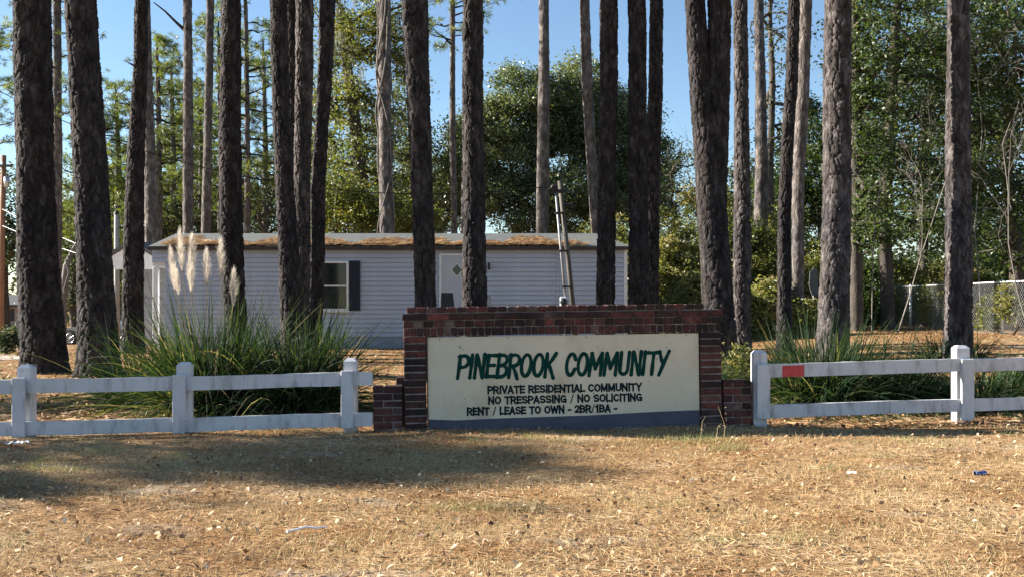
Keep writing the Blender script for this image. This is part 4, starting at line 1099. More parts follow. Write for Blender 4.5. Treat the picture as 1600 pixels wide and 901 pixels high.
# small chips and scuffs on the paint
for k in range(26):
    x_, z_ = rb_.uniform(bx0 + 0.05, bx1 - 0.05), rb_.uniform(0.22, pz1 - 0.04)
    a = rb_.uniform(0.003, 0.009); c_ = rb_.uniform(0.3, 1.2)
    pts = [(x_ + a * math.cos(t) * (0.5 + rb_.uniform(0, 0.5)), z_ + a * c_ * math.sin(t)) for t in np.linspace(0, 2 * np.pi, 7)[:-1]]
    MB().prism(pts, py - 0.0035 - k * 1e-5, py - 0.0005).part('paint_chip', M['timber'], board)
# brush-drawn title
def arc(cx, cz, rx, rz, a0, a1, n=14):
    return [(cx + rx * math.cos(math.radians(a0 + (a1 - a0) * i / n)), cz + rz * math.sin(math.radians(a0 + (a1 - a0) * i / n))) for i in range(n + 1)]
G = {
 'P': (0.56, [[(0.05, 0.98), (0.06, 0.5), (0.04, -0.02)], [(0.0, 0.93)] + arc(0.24, 0.72, 0.24, 0.25, 115, -95) + [(0.12, 0.46)]]),
 'I': (0.22, [[(0.06, 1.0), (0.06, 0.5), (0.05, 0.0)]]),
 'N': (0.56, [[(0.05, 1.0), (0.05, 0.0)], [(0.07, 0.97), (0.24, 0.5), (0.40, 0.03)], [(0.42, 1.02), (0.42, 0.0)]]),
 'E': (0.50, [[(0.05, 0.97), (0.05, 0.5), (0.05, 0.03)], [(0.02, 0.96), (0.42, 0.96)], [(0.05, 0.52), (0.36, 0.53)], [(0.04, 0.05), (0.42, 0.04)]]),
 'B': (0.55, [[(0.05, 1.0), (0.05, 0.0)], [(0.0, 0.96)] + arc(0.22, 0.75, 0.22, 0.22, 100, -80) + [(0.1, 0.5)], [(0.12, 0.52)] + arc(0.22, 0.27, 0.25, 0.25, 85, -95) + [(0.06, 0.03)]]),
 'R': (0.56, [[(0.05, 0.98), (0.05, -0.02)], [(0.0, 0.94)] + arc(0.24, 0.73, 0.24, 0.24, 112, -95) + [(0.1, 0.47)], [(0.2, 0.46), (0.34, 0.2), (0.46, -0.08)]]),
 'O': (0.58, [arc(0.26, 0.5, 0.22, 0.47, 95, 455, 26)]),
 'K': (0.56, [[(0.05, 1.0), (0.05, -0.02)], [(0.47, 1.0), (0.28, 0.68), (0.08, 0.44)], [(0.16, 0.54), (0.3, 0.25), (0.45, -0.08)]]),
 'C': (0.56, [[(0.45, 0.72)] + arc(0.26, 0.5, 0.21, 0.47, 40, 325, 22) + [(0.46, 0.3)]]),
 'M': (0.72, [[(0.06, 0.98), (0.04, 0.0)], [(0.08, 0.98), (0.2, 0.6), (0.3, 0.3)], [(0.3, 0.28), (0.42, 0.62), (0.55, 0.98)], [(0.57, 0.98), (0.58, 0.0)]]),
 'U': (0.58, [[(0.05, 1.0), (0.05, 0.3)] + arc(0.24, 0.25, 0.19, 0.22, 180, 360, 12) + [(0.43, 1.0)]]),
 'T': (0.52, [[(0.0, 0.96), (0.25, 0.95), (0.52, 0.97)], [(0.26, 0.95), (0.26, 0.0)]]),
 'Y': (0.54, [[(0.03, 1.0), (0.12, 0.7), (0.24, 0.46)], [(0.48, 1.02), (0.28, 0.5), (0.10, -0.04)]]),
}
def ribbon(pts, w, yy, wob=0.10):
    """flat brush stroke with rounded ends, front at yy"""
    p = np.array(pts, float)
    # resample
    d = np.concatenate([[0], np.cumsum(np.linalg.norm(np.diff(p, axis=0), axis=1))])
    n = max(6, int(d[-1] / (0.012 if wob else 0.005))); t = np.linspace(0, d[-1], n)
    p = np.stack([np.interp(t, d, p[:, 0]), np.interp(t, d, p[:, 1])], -1)
    T = np.gradient(p, axis=0); T /= np.linalg.norm(T, axis=1)[:, None] + 1e-9
    Nn = np.stack([-T[:, 1], T[:, 0]], -1)
    ww = w * (1 + wob * np.sin(np.linspace(0, 7, n) + p[0, 0] * 9)) + rb_.normal(0, 0.004 * wob, n)
    L = p + Nn * ww[:, None]; R = p - Nn * ww[:, None]
    e1 = [p[-1] + (Nn[-1] * math.cos(a) + T[-1] * math.sin(a)) * ww[-1] for a in np.linspace(0, np.pi, 7)[1:-1]]
    e0 = [p[0] + (-Nn[0] * math.cos(a) - T[0] * math.sin(a)) * ww[0] for a in np.linspace(0, np.pi, 7)[1:-1]]
    V = [(a[0], yy, a[1]) for a in np.concatenate([L, R])]
    f = [(i, n + i, n + i + 1, i + 1) for i in range(n - 1)]
    k = len(V); V += [(a[0], yy, a[1]) for a in e1]; f.append(tuple([n - 1, 2 * n - 1] + list(range(k + 4, k - 1, -1))))
    k = len(V); V += [(a[0], yy, a[1]) for a in e0]; f.append(tuple([n, 0] + list(range(k + 4, k - 1, -1))))
    return V, f
def title(text, x0, x1, z0, h, yy, m, slant=0.13, w=0.0175):
    adv = [(0.42 if c == ' ' else G[c][0]) for c in text]
    tot = sum(adv) - 0.1; sx = (x1 - x0 - slant * h) / tot
    x = 0
    for c, a in zip(text, adv):
        if c != ' ':
            mb = MB()
            for s, st in enumerate(G[c][1]):
                pts = [(x0 + (x + u) * sx + slant * h * v, z0 + v * h) for u, v in st]
                V, f = ribbon(pts, w, yy - 0.0004 * s)
                mb.add(V, f)
            mb.part('letter', m, board)
        x += a
tx = lambda px: (px - 632) / 498 * W
title('PINEBROOK COMMUNITY', tx(713), tx(1045), 0.545, 0.214, py - 0.0022, M['green'])
a_, b_ = 0.1, 0.9                       # centre lines of the bold block letters, cap height 1
B = {
 'P': (0.74, [[(a_, 0), (a_, 1)], [(a_, b_), (0.38, b_)] + arc(0.40, 0.68, 0.24, 0.22, 90, -90, 10) + [(a_, 0.46)]]),
 'R': (0.80, [[(a_, 0), (a_, 1)], [(a_, b_), (0.38, b_)] + arc(0.40, 0.69, 0.24, 0.21, 90, -90, 10) + [(a_, 0.48)], [(0.38, 0.46), (0.66, 0.02)]]),
 'I': (0.32, [[(a_ + 0.04, 0), (a_ + 0.04, 1)]]),
 'V': (0.78, [[(0.06, 1), (0.37, 0.06)], [(0.68, 1), (0.37, 0.06)]]),
 'A': (0.82, [[(0.05, 0), (0.37, 0.96)], [(0.69, 0), (0.37, 0.96)], [(0.2, 0.3), (0.54, 0.3)]]),
 'T': (0.74, [[(0.02, b_), (0.66, b_)], [(0.34, 0), (0.34, b_)]]),
 'E': (0.70, [[(a_, 0), (a_, 1)], [(a_, b_), (0.6, b_)], [(a_, 0.51), (0.55, 0.51)], [(a_, 0.1), (0.61, 0.1)]]),
 'S': (0.76, [arc(0.35, 0.70, 0.26, 0.21, 25, 265, 12) + arc(0.36, 0.29, 0.27, 0.2, 88, -155, 12)]),
 'D': (0.82, [[(a_, 0), (a_, 1)], [(a_, b_), (0.3, b_)] + arc(0.33, 0.5, 0.34, 0.4, 90, -90, 14) + [(a_, 0.1)]]),
 'N': (0.84, [[(a_, 0), (a_, 1)], [(a_, 0.94), (0.66, 0.06)], [(0.66, 0), (0.66, 1)]]),
 'L': (0.64, [[(a_, 1), (a_, 0)], [(a_, 0.1), (0.58, 0.1)]]),
 'C': (0.80, [arc(0.40, 0.5, 0.30, 0.41, 42, 318, 20)]),
 'O': (0.88, [arc(0.41, 0.5, 0.31, 0.41, 90, 450, 28)]),
 'G': (0.86, [arc(0.40, 0.5, 0.30, 0.41, 42, 330, 20), [(0.44, 0.44), (0.72, 0.44)], [(0.68, 0.44), (0.68, 0.06)]]),
 'M': (0.98, [[(a_, 0), (a_, 1)], [(a_ + 0.02, 0.92), (0.43, 0.12)], [(0.76, 0.92), (0.43, 0.12)], [(0.78, 0), (0.78, 1)]]),
 'U': (0.82, [[(a_, 1), (a_, 0.36)] + arc(0.38, 0.36, 0.28, 0.27, 180, 360, 12) + [(0.66, 1)]]),
 'Y': (0.78, [[(0.05, 1), (0.37, 0.46)], [(0.69, 1), (0.37, 0.46)], [(0.37, 0.48), (0.37, 0)]]),
 'W': (1.10, [[(0.05, 1), (0.27, 0.04)], [(0.27, 0.04), (0.5, 0.9)], [(0.5, 0.9), (0.74, 0.04)], [(0.74, 0.04), (0.96, 1)]]),
 'B': (0.80, [[(a_, 0), (a_, 1)], [(a_, b_), (0.38, b_)] + arc(0.40, 0.705, 0.21, 0.195, 90, -90, 10) + [(a_, 0.51)], [(a_, 0.51), (0.38, 0.51)] + arc(0.42, 0.305, 0.23, 0.205, 90, -90, 10) + [(a_, 0.1)]]),
 '2': (0.72, [arc(0.34, 0.68, 0.24, 0.23, 170, -35, 12) + [(0.12, 0.1)], [(0.08, 0.1), (0.62, 0.1)]]),
 '1': (0.56, [[(0.32, 0), (0.32, 1)], [(0.32, 0.9), (0.1, 0.72)]]),
 '/': (0.52, [[(0.04, -0.06), (0.4, 1.04)]]), '-': (0.5, [[(0.06, 0.4), (0.38, 0.4)]]), ' ': (0.42, []),
}
def line(text, x0, x1, z, cap):
    tot = sum(B[c][0] for c in text) - 0.08; sx = (x1 - x0) / tot
    x = 0
    for c in text:
        if B[c][1]:
            mb = MB()
            for k, st in enumerate(B[c][1]):
                V, f = ribbon([(x0 + (x + u) * sx, z + v * cap) for u, v in st], cap * (0.07 if c == '/' else 0.125), py - 0.0022 - 0.0003 * k, wob=0.0)
                mb.add(V, f)
            mb.part('letter', M['ink'], board)
        x += B[c][0]
line('PRIVATE RESIDENTIAL COMMUNITY', tx(760), tx(1001), 0.392, 0.07)
line('NO TRESPASSING / NO SOLICITING', tx(761), tx(1002), 0.294, 0.07)
line('RENT / LEASE TO OWN - 2BR/1BA -', tx(728), tx(962), 0.195, 0.07)
# low wing walls
def wing(label, x0, x1, h, rows):
    """x0..x1 in the sign's own axis"""
    ca, sa = math.cos(ang), math.sin(ang)
    loc = (SA[0] + x0 * ca, SA[1] + x0 * sa, 0.0)
    wg = thing('low_brick_wall', loc, label, 'wall', 'low brick walls beside the sign', (0, -0.012, ang))
    wd = x1 - x0; ch = h / rows
    for i in range(rows):
        z = i * ch - 0.03; cut = wd * (0.66 if i % 2 else 0.36)
        for a, b in ((0, cut), (cut, wd)):
            lay(wg, a, b, 0.015, 0.11, z, z + ch); lay(wg, a, b, 0.11, 0.205, z, z + ch)
    MB().box(0.012, wd - 0.012, 0.027, 0.193, -0.08, h - 0.05).part('mortar', M['mortar'], wg)
    return wg
wing('low brick wall stub at the left foot of the sign', -0.29, -0.008, 0.47, 7)
wing('low brick wall stub at the right foot of the sign, by the fence post', W + 0.008, W + 0.29, 0.50, 7)
lbk = thing('loose_brick', (SA[0] - 0.055, SA[1] + 0.12, 0.0), 'brick end sticking up behind the left wall stub', 'brick')
V, f = MB().bbox(-0.05, 0.05, 0.1, 0.2, 0.40, 0.51, 0.006).arr(); part('brick_end', V, f, M['brick'], lbk, local=True)
V, f = MB().bbox(-0.045, 0.045, 0.105, 0.195, -0.05, 0.40, 0.006).arr(); part('brick_foot', V, f, M['brick'], lbk, local=True)

# ------------------------------------------------------------------ white fences
def post_mesh(root, x, y, z, h, w, front, bz0, bz1):
    """square post with chamfered cap, and the cover board over the rails"""
    hw = w / 2
    V = []
    for zz, e in ((-0.15, 0), (h - 0.3, 0), (h - 0.028, 0), (h, 0.026)):
        V += [(x - hw + e, y - hw + e, z + zz), (x + hw - e, y - hw + e, z + zz), (x + hw - e, y + hw - e, z + zz), (x - hw + e, y + hw - e, z + zz)]
    f = [(12, 13, 14, 15), (3, 2, 1, 0)] + [(r * 4 + i, r * 4 + (i + 1) % 4, r * 4 + 4 + (i + 1) % 4, r * 4 + 4 + i) for r in range(3) for i in range(4)]
    part('post', V, f, M['fence'], root)
    mb = MB().bbox(x - hw + front, x + hw + front - 0.005, y - hw - 0.075, y - hw - 0.042, z + bz0, z + bz1, 0.004)
    V, f = mb.arr(); part('cover_board', V, f, M['fence'], root)
def rail(root, a, b, z0, z1, yo, hgt, k=0):
    """board from post point a to b"""
    a = np.array(a); b = np.array(b); t = (b - a) / np.linalg.norm(b - a); nn = np.array([-t[1], t[0]])
    r = np.random.default_rng(int(abs(a[0] * 100) + z0 * 1000 + k))
    nseg = 14; V = []
    for i in range(nseg + 1):
        s = i / nseg; p = a + (b - a) * s; zc = z0 + (z1 - z0) * s + 0.003 * math.sin(s * 5 + k)
        for (dy, dz) in ((-0.018, 0.0), (-0.018, hgt), (0.018, hgt), (0.018, 0.0)):
            q = p + nn * (dy + yo)
            V.append((q[0], q[1], zc + dz + r.normal(0, 0.0012)))
    f = [(0, 1, 2, 3), (nseg * 4 + 3, nseg * 4 + 2, nseg * 4 + 1, nseg * 4)]
    f += [(i * 4 + j, (i + 1) * 4 + j, (i + 1) * 4 + (j + 1) % 4, i * 4 + (j + 1) % 4) for i in range(nseg) for j in range(4)]
    return part('rail', V, f, M['fence'], root)
lf = thing('white_fence', (-3.0, 9.0, 0.02), 'white two-rail wooden fence left of the sign, by the pampas grass', 'fence', 'white two-rail fences')
LP = [(-5.75, 8.82, 0.0), (-4.36, 8.95, 0.005), (-2.985, 9.09, 0.02), (-1.505, 9.3, 0.045)]
for x_, y_, z_ in LP:
    post_mesh(lf, x_, y_, z_, 0.655, 0.118, -0.012, 0.015, 0.545)
for i in range(3):
    a, b = LP[i], LP[i + 1]
    e = 0.20 if i == 2 else -0.004
    d_ = np.array(b[:2]) - np.array(a[:2]); d_ = d_ / np.linalg.norm(d_)
    for z_, k in ((0.405, 0), (0.03, 1)):
        rail(lf, np.array(a[:2]) + d_ * 0.004, np.array(b[:2]) + d_ * e, a[2] + z_, b[2] + z_, -0.059 - 0.022, 0.125, k + i * 2)
rfn = thing('white_fence', (4.0, 9.8, 0.03), 'white two-rail wooden fence right of the sign, with a red patch', 'fence', 'white two-rail fences')
RP = [(2.395, 9.66, 0.02), (4.44, 9.86, 0.06), (6.5, 10.05, 0.09)]
for i, (x_, y_, z_) in enumerate(RP):
    post_mesh(rfn, x_, y_, z_, 0.735, 0.128, 0.016, 0.085 if i == 0 else 0.01, 0.605)
for i in range(2):
    a, b = RP[i], RP[i + 1]
    d_ = np.array(b[:2]) - np.array(a[:2]); d_ = d_ / np.linalg.norm(d_)
    s_ = -0.07 if i == 0 else 0.004
    for z_, k in ((0.48, 0), (0.09, 1)):
        rail(rfn, np.array(a[:2]) + d_ * s_, np.array(b[:2]) - d_ * 0.004, a[2] + z_, b[2] + z_, -0.064 - 0.022, 0.128 - 0.004 * k, k + i * 2 + 10)
a, b = np.array(RP[0][:2]), np.array(RP[1][:2]); t_ = (b - a) / np.linalg.norm(b - a); nn_ = np.array([-t_[1], t_[0]])
q0 = a + t_ * 0.195 + nn_ * (-0.064 - 0.022 - 0.0225); q1 = a + t_ * 0.41 + nn_ * (-0.064 - 0.022 - 0.0225)
zz = RP[0][2] + 0.484
V = [(q0[0], q0[1], zz), (q1[0], q1[1], zz + 0.004), (q1[0], q1[1], zz + 0.112), (q0[0], q0[1], zz + 0.108)]
V = V + [(x_ + nn_[0] * 0.003, y_ + nn_[1] * 0.003, z_) for x_, y_, z_ in V]
part('red_patch', V, [(0, 1, 2, 3), (7, 6, 5, 4), (0, 4, 5, 1), (1, 5, 6, 2), (2, 6, 7, 3), (3, 7, 4, 0)], M['red'], rfn)

# ------------------------------------------------------------------ pampas grass
def blades(cx, cy, rad, n, Lr, r, out=0.55, wid=0.006, seg=7):
    a = r.uniform(0, 2 * np.pi, n); q = rad * np.sqrt(r.uniform(0, 1, n))
    x0 = cx + q * np.cos(a); y0 = cy + q * np.sin(a); z0 = gz(x0, y0)
    a2 = a + r.normal(0, 0.6, n); lean = np.abs(r.normal(0, out, n)) * (0.5 + q / rad) + 0.05
    L = r.uniform(*Lr, n)
    d = np.stack([np.cos(a2) * np.sin(lean), np.sin(a2) * np.sin(lean), np.cos(lean)], -1)
    h = np.stack([np.cos(a2), np.sin(a2), np.zeros(n)], -1)
    droop = r.uniform(0.1, 1.15, n) * (0.35 + lean)
    t = np.linspace(0, 1, seg + 1)
    base = np.stack([x0, y0, z0], -1)
    C = base[:, None, :] + d[:, None, :] * (L[:, None] * t)[:, :, None] + h[:, None, :] * (L * droop * 0.5)[:, None, None] * (t ** 2)[None, :, None]
    C[:, :, 2] -= (L * droop)[:, None] * (t ** 2.4)[None, :] * 0.9
    C[:, :, 2] = np.maximum(C[:, :, 2], z0[:, None] + 0.015 + 0.02 * r.uniform(0, 1, n)[:, None])
    side = np.cross(d, unit(n, r)); side /= np.linalg.norm(side, axis=1)[:, None] + 1e-9
    w = wid * r.uniform(0.6, 1.4, n)[:, None] * np.clip(1.15 - t ** 2, 0.08, 1)[None, :]
    Lf = C - side[:, None, :] * w[:, :, None]; Rt = C + side[:, None, :] * w[:, :, None]
    V = np.stack([Lf, Rt], 2).reshape(-1, 3)
    k = (np.arange(n) * (seg + 1) * 2)[:, None] + (np.arange(seg) * 2)[None, :]
    Fc = np.stack([k, k + 1, k + 3, k + 2], -1).reshape(-1, 4)
    return V, Fc, seg
def pampas(label, x, y, n, Lr, seed, rad=0.4, plumes=(), out=0.55, wid=0.006):
    r = np.random.default_rng(seed)
    root = thing('pampas_grass', (x, y, float(gz(x, y))), label, 'grass clump', 'pampas grass clumps behind the fences')
    V, Fc, seg = blades(x, y, rad, n, Lr, r, out, wid)
    tone = np.where(r.uniform(0, 1, n) < 0.06, r.uniform(0.9, 1, n), r.uniform(0, 0.86, n))
    part('blades', V, Fc, M['pampas'], root, var=np.repeat(tone, seg))
    V, Fc, seg = blades(x, y, rad * 1.2, n // 4, (Lr[0] * 0.4, Lr[1] * 0.55), r, 1.0, wid)      # dead straw round the foot
    part('dead_blades', V, Fc, M['pampas'], root, var=np.repeat(r.uniform(0.9, 1, n // 4), seg))
    for px, top, bot, lean in plumes:
        Y = y + r.uniform(-0.25, 0.25)
        p1 = P(px, top, Y); p0 = P(px + lean * 0.5, bot, Y); pb = np.array([x + (p0[0] - x) * 0.35, Y, float(gz(x, y))])
        sv, sf = tube([pb, pb + (p0 - pb) * 0.5 + [0, 0, 0.03], p0, p0 + (p1 - p0) * 0.5, p1], [0.005, 0.004, 0.004, 0.003, 0.001], 5)
        m = 800; t = r.uniform(0, 1, m)
        c = p0 + (p1 - p0) * t[:, None]
        env = 0.078 * r.uniform(0.5, 1.1, m) * np.sin(np.pi * np.clip(t * 0.86 + 0.1, 0, 1)) ** 0.8
        ax_ = (p1 - p0) / np.linalg.norm(p1 - p0)
        o = unit(m, r); o = o - (o @ ax_)[:, None] * ax_
        tip = c + o * env[:, None] + ax_ * r.uniform(0.02, 0.14, m)[:, None] + np.array([0.01, 0, 0])
        s = np.cross(o, ax_) * 0.0016
        PV = np.stack([c - s, c + s, tip + s * 0.4, tip - s * 0.4], 1).reshape(-1, 3)
        st_ = part('plume_stalk', sv, sf, M['straw'], root, var=np.full(len(sf), 0.9))
        part('plume', PV, np.arange(4 * m).reshape(-1, 4), M['plume'], st_, var=r.uniform(0, 1, m))
    return root
pampas('large pampas grass clump with tall pale plumes left of the sign', -3.3, 10.9, 1700, (0.7, 1.7), 1, 0.42, out=0.42,
       plumes=[(266, 398, 455, 14), (280, 370, 425, 8), (299, 378, 432, 2), (322, 402, 450, 2), (344, 385, 442, 2), (364, 432, 480, 0), (274, 430, 462, 10), (296, 410, 458, 4)])
pampas('plumeless pampas grass clump before the trailer window', -2.35, 10.9, 1500, (0.6, 1.5), 2, 0.4, out=0.42)
pampas('low arching pampas clump at the foot of the leaning left pine', -4.35, 11.8, 650, (0.6, 1.25), 3, 0.35, out=0.75)
pampas('pampas grass clump behind the right fence, left half', 3.55, 11.4, 1600, (0.6, 1.4), 4, 0.45, out=0.55)
pampas('pampas grass clump behind the right fence, right half', 4.35, 11.6, 1100, (0.5, 1.15), 5, 0.42, out=0.6)
pampas('small grass clump between the sign and the right fence', 2.55, 13.2, 500, (0.4, 0.8), 6, 0.25, out=0.7)
pampas('dark low grass clump behind the right end of the fence', 5.3, 11.2, 900, (0.4, 0.9), 7, 0.4, out=0.7)
pampas('thin grass clump at the foot of the far-right pine', 7.6, 17.2, 500, (0.4, 1.0), 8, 0.5, out=0.6)

# ------------------------------------------------------------------ chain-link fence at the right
FXX = 12.8
clf = thing('chain_link_fence', (FXX, 30, float(gz(FXX, 30))), 'galvanised chain-link fence running back at the right', 'fence')
zt_, zb_ = 1.77, 0.41
for y_ in np.arange(20, 48, 3.0):
    V, f = MB().tube([(FXX, y_, 0.25), (FXX, y_, zt_ - 0.02)], 0.035, 10).arr(); po = part('post', V, f, M['galv'], clf, True)
    V, f = MB().tube([(FXX, y_, zt_ - 0.02), (FXX, y_, zt_ + 0.07)], [0.045, 0.02], 10).arr(); part('cap', V, f, M['galv'], po, True)
V, f = MB().tube([(FXX - 0.05, 19, zt_), (FXX - 0.05, 48, zt_)], 0.024, 8).arr(); part('top_rail', V, f, M['galv'], clf, True)
pit = 0.11; A, B = [], []
for s in (-1, 1):
    for y_ in np.arange(17, 50, pit):
        y1_ = y_ + s * (zt_ - zb_)
        A.append((FXX - 0.08 - 0.004 * s, y_, zb_)); B.append((FXX - 0.08 - 0.004 * s, y1_, zt_))
V, Fc = segs(np.array(A), np.array(B), np.full(len(A), 0.0028), np.full(len(A), 0.0028), 3)
tag(part('wire_mesh', V, Fc, M['galv'], clf), kind='stuff')
gpn = thing('metal_sheet', ground_at(1270, 27.5), 'grey metal sheet standing among the shrubs left of the plated pine', 'sheet')
q = np.array(gpn.location); zt3 = CZ + (HOR - 418) / F * 27.5
V, f = MB().prism([(q[0] - 0.02, 1.45), (q[0] + 0.16, 1.4), (q[0] + 0.13, zt3 - 0.05), (q[0] + 0.04, zt3), (q[0] - 0.08, zt3 - 0.12), (q[0] - 0.1, zt3 - 0.5)], 27.5, 27.53).arr(); part('sheet', V, f, M['roof'], gpn)
V, f = MB().tube([(q[0] + 0.05, 27.56, 0.0), (q[0] + 0.03, 27.56, zt3 - 0.1)], 0.02, 8).arr(); part('stake', V, f, M['galv'], gpn)

# ------------------------------------------------------------------ far house and car at the left
HY = 100.0
hz = 1.2 + (HOR - 514) / F * HY
hx = lambda px: (px - 800) / F * HY
hs = thing('far_house', (hx(-40), HY, hz), 'low tan house with dark roof and shutters far off at the left edge', 'house')
M['tan'] = surf('tan_siding', [(0.3, (0.3, 0.24, 0.2)), (0.7, (0.4, 0.33, 0.28))], 2, rough=0.7)
M['farroof'] = surf('charcoal_shingle', [(0.3, (0.04, 0.045, 0.05)), (0.7, (0.08, 0.085, 0.09))], 4, rough=0.9)
def hp(name, mb, m, par=hs):
    V, f = mb.arr(); return part(name, V, f, M[m], par)
hp('wall', MB().box(hx(-160), hx(37), HY, HY + 8, hz - 0.3, hz + 2.45), 'tan')
xa, xb, e0, e1 = hx(-166), hx(41), hz + 2.46, hz + 3.5
hp('roof', MB().add([(xa, HY - 0.6, e0), (xb, HY - 0.6, e0), (xb, HY + 8.6, e0), (xa, HY + 8.6, e0), (xa, HY + 4, e1), (xb, HY + 4, e1), (xa, HY - 0.6, e0 - 0.2), (xb, HY - 0.6, e0 - 0.2), (xb, HY + 8.6, e0 - 0.2), (xa, HY + 8.6, e0 - 0.2)],
   [(0, 1, 5, 4), (2, 3, 4, 5), (1, 2, 5), (3, 0, 4), (0, 6, 7, 1), (1, 7, 8, 2), (2, 8, 9, 3), (3, 9, 6, 0), (9, 8, 7, 6)]), 'farroof')
for wa in (3.0, -60, -120):
    x0, x1 = hx(wa), hx(wa + 13)
    wo = hp('window', MB().box(x0, x0 + 0.08, HY - 0.06, HY - 0.002, hz + 0.85, hz + 2.05).box(x1 - 0.08, x1, HY - 0.06, HY - 0.002, hz + 0.85, hz + 2.05).box(x0 + 0.08, x1 - 0.08, HY - 0.06, HY - 0.002, hz + 1.97, hz + 2.05).box(x0 + 0.08, x1 - 0.08, HY - 0.06, HY - 0.002, hz + 0.85, hz + 0.93), 'trim')
    hp('pane', MB().box(x0 + 0.08, x1 - 0.08, HY - 0.02, HY - 0.004, hz + 0.93, hz + 1.97), 'glass', wo)
    xm = (x0 + x1) / 2
    hp('muntin', MB().box(xm - 0.03, xm + 0.03, HY - 0.05, HY - 0.022, hz + 0.93, hz + 1.97), 'trim', wo)
    for k in (1.2, 1.45, 1.72):
        hp('muntin', MB().box(x0 + 0.08, x1 - 0.08, HY - 0.045, HY - 0.022, hz + k - 0.025, hz + k + 0.025), 'trim', wo)
    for s0, s1 in ((x0 - 0.42, x0 - 0.03), (x1 + 0.03, x1 + 0.42)):
        hp('shutter', MB().box(s0, s1, HY - 0.05, HY - 0.004, hz + 0.85, hz + 2.05), 'shutter')
stk = thing('wooden_stake', ground_at(30, 32), 'pale leaning stake by the drive at the left edge', 'stake')
g_ = np.array(stk.location)
V, f = MB().tube([g_ - [0, 0, 0.1], g_ + [-0.06, 0, 0.4], g_ + [-0.1, 0, 0.85]], [0.045, 0.04, 0.035], 7).arr(); part('shaft', V, f, M['polegrey'], stk)
V, f = MB().tube([g_ + [-0.1, 0, 0.84], g_ + [-0.105, 0, 0.92]], [0.034, 0.012], 7).arr(); part('tip', V, f, M['polegrey'], stk)

